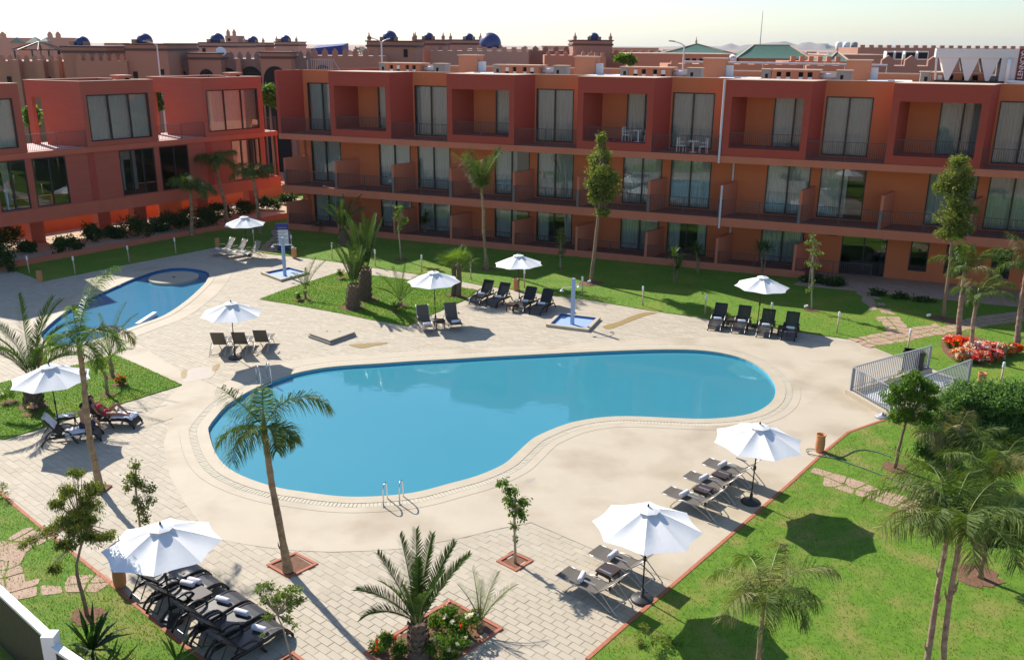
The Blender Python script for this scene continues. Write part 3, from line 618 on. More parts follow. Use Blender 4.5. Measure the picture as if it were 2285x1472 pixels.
MB().box(TX0+.2, 9.4, 4.9, 5.0, z2t+.02, z1b-.02).build('room_partition', 'inside', AN)
# set-back corner behind the end of the lower storey
window(AN, 9.55, 10.7, 1.5, z2t+.06, z1b-.07, 1, ((0,1),)); MB().box(10.6, 10.75, .1, .3, z2t, z1b).build('corner_post', 'annexred', AN)
link('railing', railm(1.15, 1.1), AN, (9.52, .1, z2t))
for (a, c) in ((-14.3,-9.2),(-5.2,.1),(4.02,9.5)):
    w = c-a; n = '%.2f' % w
    def f():
        b = MB(); dp = 5.0
        wallrow(b, 0, w, 0, .25, z1t+.016, zr, [(.32, w-.45, z1t+.34, zr-.86)])
        for x in (0, w-.22): b.box(x, x+.22, .25, 3.6, z1t+.016, zr, 0, 0); b.box(x, x+.22, 3.6, 4.5, zr-1.1, zr); b.box(x, x+.22, 4.5, dp, z1t+.016, zr)
        b.box(.22, w-.22, dp-.22, dp, zr-1.1, zr); b.box(.22, w-.22, .25, dp-.22, zr-.62, zr-.5); b.box(.22, 1.2, 3.4, 3.6, z1t+.016, zr-.63); b.box(w-1.2, w-.22, 3.4, 3.6, z1t+.016, zr-.63); b.box(1.2, w-1.2, 3.4, 3.6, zr-1.2, zr-.63)
        b.v = [(x+AS*y, y, z) for x, y, z in b.v]; return b
    o = link('upper_room', cached('upper_room'+n, f, ['annexred']), AN, (a, 0, 0))
    def g():
        b = MB(); dp = 5.0
        for x0, x1, y0, y1 in ((-.03,w+.03,-.03,.28),(-.03,.25,.28,dp+.03),(w-.25,w+.03,.28,dp+.03),(.25,w-.25,dp-.25,dp+.03)): b.box(x0, x1, y0, y1, zr+.002, zr+.035)
        b.v = [(x+AS*y, y, z) for x, y, z in b.v]; return b
    link('parapet_cap', cached('annex_cap'+n, g, 'cap'), o)
    window(AN, a+.33, c-.46, .06, z1t+.35, zr-.87, 2, ((0,.34),(.34,.67),(.67,1)))
    v = thing('roof_vent_box', 'small orange vent box on the annex roof, %s' % ('over the room at the left edge' if a < -10 else 'over the middle upper room' if a < 0 else 'over the upper room nearest the hotel'), 'vent box', (Matrix.LocRotScale(Vector((-25.46,65.14,0)), Matrix.Rotation(AA,3,'Z'), None) @ Vector((c-1.6-AS*0, 1.6, zr-.495))), AA, 'vent boxes on the annex roof')
    MB().box(0, .9, 0, .8, 0, .72).build('box', 'vent', v); MB().box(-.1, 1.0, -.1, .9, .723, .79).build('cover_slab', 'cap', v); b = MB(); b.tube([(-.02,.3,.4),(-.16,.3,.4)], .14, 12); b.build('fan', 'white', v); MB().box(.5, .8, -.02, -.002, .25, .6).build('opening', 'hole', v)
for a, c in ((-9.18,-5.22),(.12,4.0),(9.52,10.7)): link('railing', railm(round(c-a,2), 1.1), AN, (a, .08, z1t+.015))
for x, y in ((-12.5,3.2),(-8.2,3.4),(-3.3,3.4),(-.9,2.6),(4.9,3.2),(9.6,2.8)):
    MB().box(x, x+.95, y, y+.8, -.05, z2b-.003).build('pillar', 'annexred', AN)
MB().box(-14.5, -11, 4.3, 4.5, -.05, z2b-.003).build('undercroft_wall', 'orange', AN); MB().box(2.2, 4.2, 4.3, 4.5, -.05, z2b-.003).build('undercroft_wall', 'orange', AN)
# low garden wall seen through the pillars, sunlit ground, hedge wall
AM = Matrix.LocRotScale(Vector((-25.46,65.14,0)), Matrix.Rotation(AA,3,'Z'), None)
gw = thing('garden_wall', 'low orange garden wall with pale capping seen between the annex pillars', 'wall', AM @ Vector((-22, 6.4, -.05)), AA)
MB().box(0, 42, 0, .2, 0, 1.0).build('wall', 'orange', gw); MB().box(-.05, 42.05, -.05, .25, 1.003, 1.08).build('capping', 'cap', gw)
P = [AM @ Vector((x, y, 0)) for x, y in ((-24,-2.0),(13.4,-2.0),(16,4),(14,6.6),(-24,6.6))]
struct(MB().prism(P, -.05, .06).build('sandy_ground', 'sand'))
struct(MB().prism([AM @ Vector((x, y, 0)) for x, y in ((-24,6.66),(22,6.66),(22,20),(-24,20))], -.05, .96).build('added_sunlit_terrace', 'orange'))  # added raised floor, invented to catch sun as a bright orange band
rw = thing('planter_wall', 'low dark retaining wall below the hedge in front of the annex', 'wall', AM @ Vector((-24, -2.3, -.05)), AA)
MB().box(0, 37.2, 0, .22, 0, .42).build('wall', 'salmon', rw)
# ================================================================= the town behind
def span(x0, x1, yt, Y): a, c = py(x0, yt, Y), py(x1, yt, Y); return a.x, c.x, (a.z+c.z)/2
def crenels(b, x0, x1, y0, y1, z, w=.45, h=.6, gap=.45, pointed=True, mi=0):
    n = max(1, int((x1-x0+gap)/(w+gap))); st = (x1-x0)/n
    for i in range(n):
        c = x0+st*(i+.5)
        if pointed: b.add([(c-w/2,y0,z),(c+w/2,y0,z),(c+w/2,y0,z+h*.55),(c,y0,z+h),(c-w/2,y0,z+h*.55)]+[(c-w/2,y1,z),(c+w/2,y1,z),(c+w/2,y1,z+h*.55),(c,y1,z+h),(c-w/2,y1,z+h*.55)], [(0,1,2,3,4),(9,8,7,6,5),(1,6,7,2),(2,7,8,3),(3,8,9,4),(4,9,5,0)], mi)
        else: b.box(c-w/2, c+w/2, y0, y1, z, z+h, mi)
def block(x0, x1, yt, Y, dep, m, lab, cat='building', cren=None, dome=None, trim=False, slots=(), corner=False, nm='town_house', arches=(), cap=False):
    a, c, z = span(x0, x1, yt, Y); t = thing(nm, lab, cat, ((a+c)/2, Y, 0)); w = (c-a)/2
    MB().box(-w, w, 0, dep, -.1, z).build('wall', m, t)
    if trim: MB().box(-w-.12, w+.12, -.12, dep+.12, z-.55, z-.32).build('cornice', 'trim', t); MB().box(-w-.15, w+.15, -.15, dep+.15, z+.002, z+.14).build('roof_edge', 'trim', t)
    if cap: MB().box(-w-.1, w+.1, -.1, dep+.1, z+.002, z+.12).build('capping', 'cap', t)
    if cren:
        b = MB(); cw, ch, pt = cren; crenels(b, -w, w, 0, .35, z+.001, cw, ch, cw, pt)
        stuff(b.build('battlements', m, t))
    if corner:
        for s in (-1, 1): b = MB(); b.lathe([(.2,0),(.24,.35),(.1,.5),(.04,.85)], 6, (s*(w-.25), .3, z+.15)); b.build('corner_finial', m, t)
    if dome:
        dx, dr, rise = dome; px = py(dx, yt, Y+dep/2).x-(a+c)/2; r = dr*.98; rise += .25*r
        prof = [(r*1.0,0),(r*1.0,rise)]+[(r*math.cos(q), rise+r*math.sin(q)*1.0) for q in [math.pi/2*i/8 for i in range(1,8)]]+[(.02, rise+r)]
        b = MB(); b.lathe(prof, 24, (px, dep/2, z)); b.build('dome', 'domeblue', t, True)
        for s in (-1, 1): b = MB(); b.box(px+s*r*.95-.22, px+s*r*.95+.22, dep/2-r-.2, dep/2-r+.3, z, z+.55); b.build('dome_buttress', m, t)
    for sx, sy0, sy1 in slots:
        p0, p1 = py(sx, sy0, Y), py(sx, sy1, Y); MB().box(p0.x-(a+c)/2-.22, p0.x-(a+c)/2+.22, -.06, .05, p1.z, p0.z).build('slit_window', 'hole', t)
    for ax, ay, aw in arches:
        p0 = py(ax, ay, Y); x = p0.x-(a+c)/2; r = aw/2; pts = [(x-r, 0), (x+r, 0)]+[(x+r*math.cos(q), p0.z-r+r*math.sin(q)*1.15) for q in [math.pi*i/10 for i in range(11)]]
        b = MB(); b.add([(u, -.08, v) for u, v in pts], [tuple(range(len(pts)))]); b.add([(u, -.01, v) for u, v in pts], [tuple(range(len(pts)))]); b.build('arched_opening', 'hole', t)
    return t
# left quarter
block(-60, 140, 137, 96, 9, 'pink', 'long battlemented pink house at the left edge behind the annex', cren=(.42,.6,True), slots=((20,171,195),(108,171,190)))
for i, (a, c) in enumerate(((22,40),(78,95),(118,128))): block(a, c, 134, 95.2, .75, 'pink', '%s shallow pier on the battlemented house at the left edge' % ('leftmost', 'middle', 'rightmost')[i], 'wall pier', nm='wall_pier')
block(138, 236, 106, 94, 9, 'pink', 'square pink tower house with blue dome left of the first street lamp', trim=True, dome=(185, .78, .15))
block(168, 282, 136, 92.5, 1.4, 'pink', 'battlemented terrace wall in front of the domed tower at the left', 'wall', cren=(.45,.72,True), nm='terrace_wall')
block(278, 372, 101, 93, 9, 'pink', 'square pink tower house with blue dome behind the first street lamp', trim=True, dome=(324, .82, .15), slots=((302,160,176),(361,155,167)))
block(372, 430, 136, 97, 8, 'brickgrey', 'grey brick house front right of the first street lamp', cren=(.45,.62,True), arches=((404,160,1.7),))
block(418, 491, 121, 96, 3, 'pink', 'projecting portal block with dark cornice left of the brick arches', trim=True, arches=((460,157,1.5),))
block(488, 582, 132, 97.5, 8, 'brickgrey', 'grey brick arcade front with two arched openings', cren=(.45,.75,True), arches=((508,155,2.0),(559,152,2.3)))
block(525, 536, 131, 96.8, .6, 'pink', 'narrow pink pier between the two brick arches', 'wall pier', nm='wall_pier')
block(580, 648, 119, 95.5, 3, 'pink', 'tall portal block with a dark arch left of the hotel roof corner', trim=True, arches=((613,152,2.4),))
block(646, 696, 129, 97.5, 7, 'brickgrey', 'grey brick front between the tall portal and the blue tarpaulin', cren=(.45,.7,True))
block(690, 850, 125, 98, 6, 'pink', 'battlemented pink wall below the blue tarpaulin', 'wall', cren=(.55,.75,True), arches=((720,148,1.8),), nm='terrace_wall')
t = thing('tarpaulin_shelter', 'dark blue tarpaulin roof above the battlemented wall', 'shelter', (py(730,120,110).x, 110, 0)); a, c, z = span(695, 765, 106, 110); w = (c-a)/2
b = MB(); b.add([(-w,0,z-.9),(w,0,z-.9),(w,0,z+.25),(-w,0,z-.15),(-w,4,z-.5),(w,4,z-.5),(w,4,z+.5),(-w,4,z+.2)], [(0,1,2,3),(7,6,5,4),(3,2,6,7),(1,5,6,2),(0,3,7,4)]); b.build('sheet', 'tarp', t)
for s in (-1,1):
    for yy in (.05,3.9): MB().box(s*(w-.1)-.05, s*(w-.1)+.05, yy-.05, yy+.05, 0, z-.92).build('post', 'pipe', t)
# second row, left
block(-30, 18, 84, 150, 8, 'pink2', 'far pale tower with battlements at the left edge of the skyline', cren=(.9,.9,True))
block(102, 138, 84, 148, 8, 'pink2', 'far pale battlemented tower left of the first blue dome', cren=(.7,.9,True), slots=((131,113,122),))
for px_, w_, yt, tip, nm in ((33,24,96,83,'leftmost'),(72,30,96,82,'middle'),(97,20,93,84,'rightmost')):
    base = py(px_, yt, 140); hw = w_*140/F/2; top = py(px_, tip, 140); t = thing('pavilion_tent', '%s of the three small green pyramid roofs on the far left skyline' % nm, 'pavilion', (base.x, 140, 0))
    b = MB(); b.add([(-hw,0,base.z),(hw,0,base.z),(hw,2*hw,base.z),(-hw,2*hw,base.z),(0,hw,top.z)], [(0,1,4),(1,2,4),(2,3,4),(3,0,4),(3,2,1,0)]); b.build('roof', 'greentile', t); MB().box(-hw*.85, hw*.85, hw*.15, hw*1.85, 0, base.z-.003).build('wall', 'pink2', t)
t = thing('roof_pergola', 'dark steel pyramid pergola frame on the far left rooftop', 'pergola', (py(62,130,120).x, 120, 0)); zt, ze, zf = py(62,93,120).z, py(62,112,120).z, py(62,131,120).z; w = 3.4
b = MB()
for a in range(8):
    q = 2*math.pi*(a+.5)/8; e = (w*math.cos(q), w*math.sin(q)+w, ze); b.beam((0, w, zt), e, .10, .10); q2 = 2*math.pi*(a+1.5)/8; b.beam(e, (w*math.cos(q2), w*math.sin(q2)+w, ze), .08, .08)
b.build('roof_frame', 'frame', t)
for a in range(4): q = 2*math.pi*(a+.5)/4; MB().box(w*.92*math.cos(q)-.08, w*.92*math.cos(q)+.08, w*.92*math.sin(q)+w-.08, w*.92*math.sin(q)+w+.08, 0, ze).build('post', 'frame', t)
block(228, 300, 112, 150, 8, 'pink2', 'far pale house between the first two blue domes', cren=(.8,.5,False)); block(232, 262, 96, 162, 5, 'pink2', 'small far rooftop room between the first two blue domes')
block(366, 448, 98, 150, 10, 'pink2', 'far pale house with arched window right of the second dome', arches=((405,102,2.2),), cap=True)
block(445, 526, 97, 128, 10, 'pink2', 'sandy house with blue dome below the tall battlemented tower', trim=True, dome=(486, 1.02, .15), slots=((455,108,117),))
block(502, 529, 80, 150, 4, 'pink2', 'tall slim battlemented tower beside the third blue dome', cren=(.5,1.0,True), slots=((511,86,92),))
block(541, 590, 97, 150, 6, 'pink2', 'small domed pavilion house, left one of the pair', trim=True, dome=(565, .85, .1), corner=True)
block(613, 664, 95, 150, 6, 'pink2', 'small domed pavilion house, right one of the pair', trim=True, dome=(638, .85, .1), corner=True)
block(560, 705, 109, 165, 6, 'pink2', 'low pale house range behind the domed pavilions', cap=True)
t = thing('satellite_dish', 'white satellite dish on the parapet left of the brick arcade', 'satellite dish', py(494, 128, 97))
b = MB(); b.lathe([(.02,.0),(.3,.05),(.5,.14),(.52,.15)], 16); o = b.build('dish', 'white', t); o.rotation_euler = (math.radians(60), 0, .5); o.location = (0,0,.5); MB().box(-.04,.04,-.04,.04,-1.2,.45).build('mast', 'pipe', t)
# middle
block(818, 928, 94, 104, 9, 'pink', 'large pink block with blue dome left of the middle pair of domes', trim=True, dome=(870, .86, .2), corner=True, slots=((905,110,128),))
block(922, 993, 91, 118, 9, 'pink', 'pink block with blue dome between two other domed blocks', trim=True, dome=(957, .66, .2), corner=True)
block(1001, 1076, 91, 130, 9, 'pink2', 'pale block with small blue dome left of the big dome', trim=True, dome=(1047, .70, .15), corner=True)
block(960, 1180, 114, 112, 8, 'pink2', 'long pale battlemented wall under the big blue dome', 'wall', cren=(.6,.45,False), nm='terrace_wall')
block(1045, 1185, 112, 118, 9, 'pink', 'pink house carrying the biggest blue dome', dome=(1094, 1.45, .35), cap=True)
block(1160, 1275, 113, 126, 9, 'pink', 'battlemented pink house right of the big dome', cren=(.7,.6,True))
block(1279, 1367, 92, 118, 9, 'pink', 'pink block with blue dome right of centre', trim=True, dome=(1325, .70, .2), corner=True)
block(1215, 1330, 124, 112, 6, 'town_or', 'orange house below the domed block right of centre', cren=(.5,.5,True)); block(1366, 1500, 119, 122, 7, 'town_or', 'long orange battlemented wall left of the green roofs', 'wall', cren=(.6,.4,True), nm='terrace_wall')
block(1295, 1352, 128, 104, 5, 'town_or', 'small orange battlemented house behind the third vent housing', cren=(.4,.5,False))
block(1360, 1470, 108, 190, 10, 'pink2', 'low far brownish house range left of the green roofs', cap=True); block(1210, 1275, 104, 210, 10, 'pink2', 'low far house range left of the domed block', cap=True)
block(1410, 1640, 122, 108, 9, 'town_or', 'orange house under the first green roof', cap=True, slots=((1535,131,136),(1549,131,136),(1565,131,136),(1615,132,138)))
def hip(x0, x1, ye, rx0, rx1, yr, Y, lab):
    a, c, ze = span(x0, x1, ye, Y); r0, r1, zt = span(rx0, rx1, yr, Y+4); t = thing('green_roof_pavilion', lab, 'roof', ((a+c)/2, Y, 0)); m = (a+c)/2; dep = 9.
    E_ = [(a-m,0,ze),(c-m,0,ze),(c-m,dep,ze),(a-m,dep,ze)]; T = [(r0-m,dep/2,zt),(r1-m,dep/2,zt)]; b = MB(); n = 5; 
    def patch(p, q, u, v):
        p, q, u, v = map(Vector, (p, q, u, v)); prev = None
        for i in range(n+1):
            s = i/n; sag = -.5*math.sin(math.pi*s)*(zt-ze)*.16; l = p.lerp(u, s)+Vector((0,0,sag)); r = q.lerp(v, s)+Vector((0,0,sag))
            if prev: b.add([prev[0], prev[1], r, l], [(0,1,2,3)])
            prev = (l, r)
    patch(E_[0], E_[1], T[0], T[1]); patch(E_[1], E_[2], T[1], T[1]); patch(E_[2], E_[3], T[1], T[0]); patch(E_[3], E_[0], T[0], T[0])
    b.add(E_, [(3,2,1,0)]); b.build('roof', 'greentile', t); MB().box(a-m+.5, c-m-.5, .5, dep-.5, 0, ze-.02).build('wall', 'town_or', t)
    b = MB(); b.beam(E_[1], T[1], .16, .1); b.beam(E_[0], T[0], .16, .1); b.beam(T[0], T[1], .16, .12) if rx1 > rx0+2 else b.lathe([(.12,0),(.16,.3),(.05,.6),(.02,.9)], 8, T[0]); b.build('ridge', 'cap', t)
hip(1470, 1648, 121, 1555, 1557, 98, 116, 'sweeping green tiled roof with a pointed top, left of the two big green roofs')
hip(1642, 1812, 131, 1684, 1765, 101, 112, 'flat-ridged green tiled hip roof, right of the two big green roofs')
hip(1845, 1898, 138, 1871, 1872, 115, 108, 'small green tiled pyramid roof near the white air conditioners')
t = thing('satellite_dish', 'large white satellite dish in front of the green roofs', 'satellite dish', py(1633, 142, 92))
b = MB(); b.lathe([(.02,.0),(.25,.04),(.42,.12),(.44,.13)], 18); o = b.build('dish', 'white', t, True); o.rotation_euler = (math.radians(66), 0, .45); o.location = (0,0,.42); MB().box(-.04,.04,-.04,.04,-2.5,.4).build('mast', 'pipe', t)
block(1490, 1800, 144, 91, 5, 'town_or', 'orange parapet house with notched wall behind the hotel roof, left part', cren=(.7,.26,False)); block(1800, 1960, 147, 90, 5, 'town_or', 'orange parapet house with notched wall behind the hotel roof, right part', cren=(.7,.26,False))
block(1760, 1880, 137, 100, 5, 'town_or', 'orange battlemented house right of the green hip roof', cren=(.5,.5,False))
t = thing('roof_pipe', 'long pale pipe running along the roof in front of the green roofs', 'pipe', py(1526,138,89)); e = py(1980,146,86)-py(1526,138,89); b = MB(); b.tube([(0,0,0), tuple(e)], .09, 8); b.build('pipe', 'pipe', t)
for i in range(6): MB().box(e.x*i/5-.05, e.x*i/5+.05, e.y*i/5-.05, e.y*i/5+.05, -2.2, e.z*i/5-.08).build('support', 'greyblock', t)
for i, x in enumerate((1597, 1720, 1745, 1875)):
    p = py(x, 138, 95); t = thing('roof_cowl', 'small pale vent cowl with round fans, %s along the orange parapet' % ('leftmost', 'second', 'third', 'rightmost')[i], 'vent cowl', (p.x, 95, p.z-1.2), 0, 'vent cowls')
    MB().box(-.5,.5,0,.8,-1,.95).build('box', 'cap', t); MB().box(-.62,.62,-.1,.9,.953,1.05).build('cover_slab', 'cap', t); b = MB(); b.tube([(-.2,-.05,.6),(-.2,.02,.6)], .16, 12); b.build('fan', 'hole', t)
block(1915, 2330, 108, 150, 10, 'pink', 'long far pink battlemented house on the right skyline', cren=(.7,.4,False)); block(1850, 1990, 124, 128, 9, 'pink', 'low pink house behind the small green pyramid roof', cap=True)
block(1955, 2110, 148, 96, 6, 'pink', 'pink house with triangular battlements left of the cooling unit', cren=(1.3,1.05,True))
for i, (x, w_) in enumerate(((1985,.9),(2004,.9),(2030,1.3),(2058,1.3))):
    p = py(x, 134, 112); t = thing('air_conditioner', 'white air conditioning unit on the far right roof, %s of four' % ('leftmost','second','third','rightmost')[i], 'air conditioner', (p.x, 112, p.z), 0, 'air conditioners on the far right roof')
    MB().box(-w_/2, w_/2, .1, .9, -9, -.02).build('roof_stand', 'pink', t); MB().box(-w_/2, w_/2, 0, .9, 0, 1.0).build('casing', 'white', t); MB().box(-w_/2+.1, w_/2-.1, -.03, -.002, .12, .85).build('grille', 'hole', t)
t = thing('water_tank', 'pale water tanks standing left of the far right house', 'water tank', (py(1888,112,160).x, 160, 0)); z = py(1888,116,160).z
for i in range(3): b = MB(); b.lathe([(.55,0),(.55,1.4),(.3,1.6),(.05,1.62)], 12, (i*1.3-1.3,0,z)); b.build('tank', 'white' if i < 2 else 'greyblock', t, True)
MB().box(-2.2, 2.2, -.7, .7, 0, z-.003).build('plinth', 'pink', t)
lamp(350, 100, 84, 'tall pale street lamp with one curved arm, left of the brick arcade', -1); lamp(851, 93, 80, 'tall pale street lamp with two arms behind the hotel roof', -1, True); lamp(1527, 101, 72, 'dark-headed lamp post rising behind the hotel roof near the green roof', -1, False)
t = thing('radio_mast', 'thin far radio mast rising above the green hip roof', 'mast', (py(1696,100,900).x, 900, 0)); h = py(1698,24,900).z; b = MB(); b.tube([(0,0,0),(0,0,h)], [.55,.22], 6); b.build('mast', 'greyblock', t)
t = thing('construction_frame', 'small steel railing cage at the left corner of the hotel roof', 'railing', hp(-.2, 3.0, 11.07), -.3826)
b = MB()
for i in range(12): b.box(.4+i*.16, .43+i*.16, 0, .03, 0, 1.15)
b.box(.3, 2.3, 0, .04, 1.15, 1.2); b.beam((2.3,.02,1.15),(3.1,.02,0),.04,.04); b.box(0,.06,0,.06,0,1.1); b.build('cage', 'galv', t)
# far-off town and trees as one mass each, hills
b = MB(); R = random.Random(9)
for i in range(420):
    Y = R.uniform(210, 1500); X = R.uniform(-.62, .62)*Y; w = R.uniform(4, 12); h = R.uniform(3.5, 8.5)
    if Y < 330 and h > 7: h = 6
    b.box(X-w/2, X+w/2, Y, Y+R.uniform(5, 10), 0, h, R.choice((0,0,1,2)))
stuff(tag(b.build('far_town', ['pink2','town_or','pink']), 'hazy mass of low pink houses reaching to the horizon', 'town'))
def leafcloud(rnd, n, c, r, size, flat=1.0):
    v = np.zeros((n, 4, 3)); d = rnd.normal(size=(n, 3)); d /= np.linalg.norm(d, axis=1)[:, None]; rad = rnd.uniform(.35, 1, n)**.6
    P = np.array(c)+d*rad[:, None]*np.array(r); a = rnd.normal(size=(n, 3)); a /= np.linalg.norm(a, axis=1)[:, None]; q = np.cross(a, rnd.normal(size=(n, 3))); q /= np.linalg.norm(q, axis=1)[:, None]+1e-9
    L = (size*rnd.uniform(.6, 1.3, n))[:, None]; Wd = L*.42*flat
    v[:,0] = P; v[:,1] = P+a*L*.5+q*Wd; v[:,2] = P+a*L; v[:,3] = P+a*L*.5-q*Wd; return v
vs_ = []
for i in range(220):
    Y = R.uniform(230, 1500); X = R.uniform(-.62, .62)*Y; h = R.uniform(3, 8); vs_.append(leafcloud(NR, 26, (X, Y, h*.62), (h*.42, h*.42, h*.45), h*.4))
stuff(tag(link('far_trees', fastmesh('far_trees', np.concatenate(vs_), 4, ['leafD'])), 'scattered dark far-off trees among the distant houses', 'trees'))
def hills(pts, Y, name):
    b = MB(); n = len(pts); top = [py(x, y, Y) for x, y in pts]; vs = []; fs = []; rows = 7
    for r in range(rows):
        f = r/(rows-1)
        for i, p in enumerate(top):
            zz = max(0, p.z)*math.cos(f*math.pi/2); nz = mnoise.noise(Vector((p.x*.012, r*.9, Y*.01)))*max(0, p.z)*.25*math.sin(f*math.pi)
            vs.append((p.x*(1-f*.12), Y-f*420+mnoise.noise(Vector((i*.7, r*.8, 3)))*60, zz+nz-2*f))
    for r in range(rows-1): fs += [(r*n+i, r*n+i+1, (r+1)*n+i+1, (r+1)*n+i) for i in range(n-1)]
    b.add(vs, fs); struct(b.build(name, 'hill', None, True))
hills([(1585,112),(1605,106),(1620,100),(1632,97),(1642,101),(1652,104),(1665,100),(1680,100),(1700,98),(1720,95),(1738,94),(1755,93),(1768,97),(1780,101),(1790,96),(1806,94),(1822,99),(1832,98),(1846,98),(1858,103),(1870,108),(1885,113)], 4200, 'hills')
hills([(1200,108),(1300,106),(1400,104),(1470,105),(1540,103),(1600,104),(1700,106),(1800,106),(1900,107),(1950,104),(2010,103),(2060,105),(2120,107),(2200,107),(2290,108),(2400,112)], 6500, 'far_hills')
hz_ = MB().box(-5200, 5200, -60, 7600, -1.1, 85).build('haze', 'white'); stuff(tag(hz_, 'thin pale air haze over the plain', 'haze'))
hm = bpy.data.materials.new('haze_air'); hm.use_nodes = True; hn = hm.node_tree.nodes; hn.remove(hn['Principled BSDF']); pv = hn.new('ShaderNodeVolumePrincipled'); pv.inputs['Color'].default_value = (.78,.86,.97,1); pv.inputs['Density'].default_value = 0.6e-4; pv.inputs['Anisotropy'].default_value = .35
hm.node_tree.links.new(pv.outputs[0], hn['Material Output'].inputs['Volume']); hz_.data.materials.clear(); hz_.data.materials.append(hm)
# ================================================================= umbrellas, loungers and pool furniture
UH, UR, UD = 2.62, 1.36, .50
def panel():
    b = MB(); nt, na = 7, 5; vs = []; fs = []
    for i in range(nt+1):
        t = .03+.97*i/nt
        for j in range(na+1):
            u = j/na; a = (u-.5)*math.pi/4; r = t*UR*math.cos(math.pi/8)/math.cos(a); edge = 1-.045*math.sin(math.pi*u)*t**4; r *= edge
            z = -UD*(t**1.08)-.055*math.sin(math.pi*u)*math.sin(math.pi*min(1, t*.85))+.012*math.sin(7*u+5*t)*t; vs.append((r*math.cos(a), r*math.sin(a), z))
    for i in range(nt):
        for j in range(na): q = i*(na+1)+j; fs.append((q, q+na+1, q+na+2, q+1))
    return b.add(vs, fs)
def ribm():
    b = MB(); rr = [(.04,-.03),(UR*.5,-UD*.5-.03),(UR*.985,-UD-.012)]; b.tube([(r, 0, z) for r, z in rr], .010, 5); b.tube([(.04,0,-.62),(UR*.5,0,-UD*.5-.03)], .008, 5); return b
def ventm(): b = MB(); b.lathe([(.30,-.085),(.20,-.05),(.05,-.005),(.02,.0)], 8, cap=False); return b
def umbrella(ap, lab, rz, base='disc', h=UH):
    p = gp(ap[0], ap[1], h); t = thing('umbrella', lab, 'umbrella', (p.x, p.y, 0), rz, 'white pool umbrellas')
    t.rotation_euler = (random.uniform(-.03,.03), random.uniform(-.03,.03), rz)
    for k in range(8):
        a = k*math.pi/4; link('canopy_panel', cached('canopy_panel', panel, 'canvas', True), t, (0,0,h-.04), a)
        link('rib', cached('rib', ribm, 'polem'), t, (0,0,h-.04), a+math.pi/8)
    link('vent_cap', cached('vent_cap', ventm, 'canvas'), t, (0,0,h+.012), math.pi/8)
    link('pole', cached('upole', lambda: MB().tube([(0,0,.04),(0,0,UH-.03)], .021, 10), 'polem', True), t)
    link('finial', cached('finial', lambda: MB().lathe([(.012,0),(.03,.02),(.026,.06),(.012,.085)], 10), 'polem', True), t, (0,0,h+.0))
    link('crank', cached('crank', lambda: MB().box(-.035,.035,-.03,.03,1.12,1.24), 'polem'), t)
    link('base', cached('ubase', lambda: MB().lathe([(.30,0.),(.30,.03),(.26,.06),(.10,.09),(.05,.11),(.045,.30)], 24), 'basem', True), t, (0,0,.01)); return t
UMB = [((1445,1132),'white umbrella over two sling loungers at the lower right by the lawn edge',.2),((1692,946),'white umbrella over three sling loungers by the tall clay pot',.5),((513,673),'white umbrella over three chairs seen from behind, left of the raised hatch',.1),((970,604),'white umbrella over two loungers at the tip of the diamond lawn',.35),((1160,568),'white umbrella behind four black loungers below the slim palm',.05),((1700,615),'white umbrella over the black loungers right of the pool, before the entrance',.3),((355,1172),'white umbrella with leaf shadows over the foreground row of black loungers',.62),((110,812),'white umbrella over the two sunbathers beside the left date palm',.45),((545,482),'white umbrella over three loungers far left by the blue sign',.15)]
for a, l, r in UMB: umbrella(a, l, r)
p = gp(1968,931); t = thing('weighted_stand', 'empty grey round umbrella stand at the foot of the stair railing', 'umbrella stand', (p.x, p.y, .01)); MB().lathe([(.27,0),(.27,.04),(.22,.08),(.06,.11),(.05,.2),(.03,.2)], 20).build('base', 'galv', t, True)

def strips(prof, w, n, gap, th=.012):
    b = MB(); st = w/n
    for k in range(n):
        y0, y1 = -w/2+k*st+gap/2, -w/2+(k+1)*st-gap/2; m = len(prof)
        vs = [(x, y0, z) for x, z in prof]+[(x, y1, z) for x, z in prof]+[(x, y0, z-th) for x, z in prof]+[(x, y1, z-th) for x, z in prof]
        b.add(vs, [(i, i+1, m+i+1, m+i) for i in range(m-1)]+[(i, 2*m+i, 2*m+i+1, i+1) for i in range(m-1)]+[(m+i, m+i+1, 3*m+i+1, 3*m+i) for i in range(m-1)])
    return b
RP = [(-.02,.06),(.02,.17),(.08,.26),(.18,.325),(.32,.36),(.5,.365),(.75,.345),(1.0,.325),(1.24,.315)]
def band(prof, y, w, hgt):
    b = MB(); m = len(prof); vs = []
    for x, z in prof: vs += [(x, y-w/2, z), (x, y+w/2, z), (x, y+w/2, z-hgt), (x, y-w/2, z-hgt)]
    b.add(vs, [(4*i+k, 4*i+4+k, 4*i+4+(k+1)%4, 4*i+(k+1)%4) for i in range(m-1) for k in range(4)]+[(3,2,1,0), (4*m-4,4*m-3,4*m-2,4*m-1)]); return b
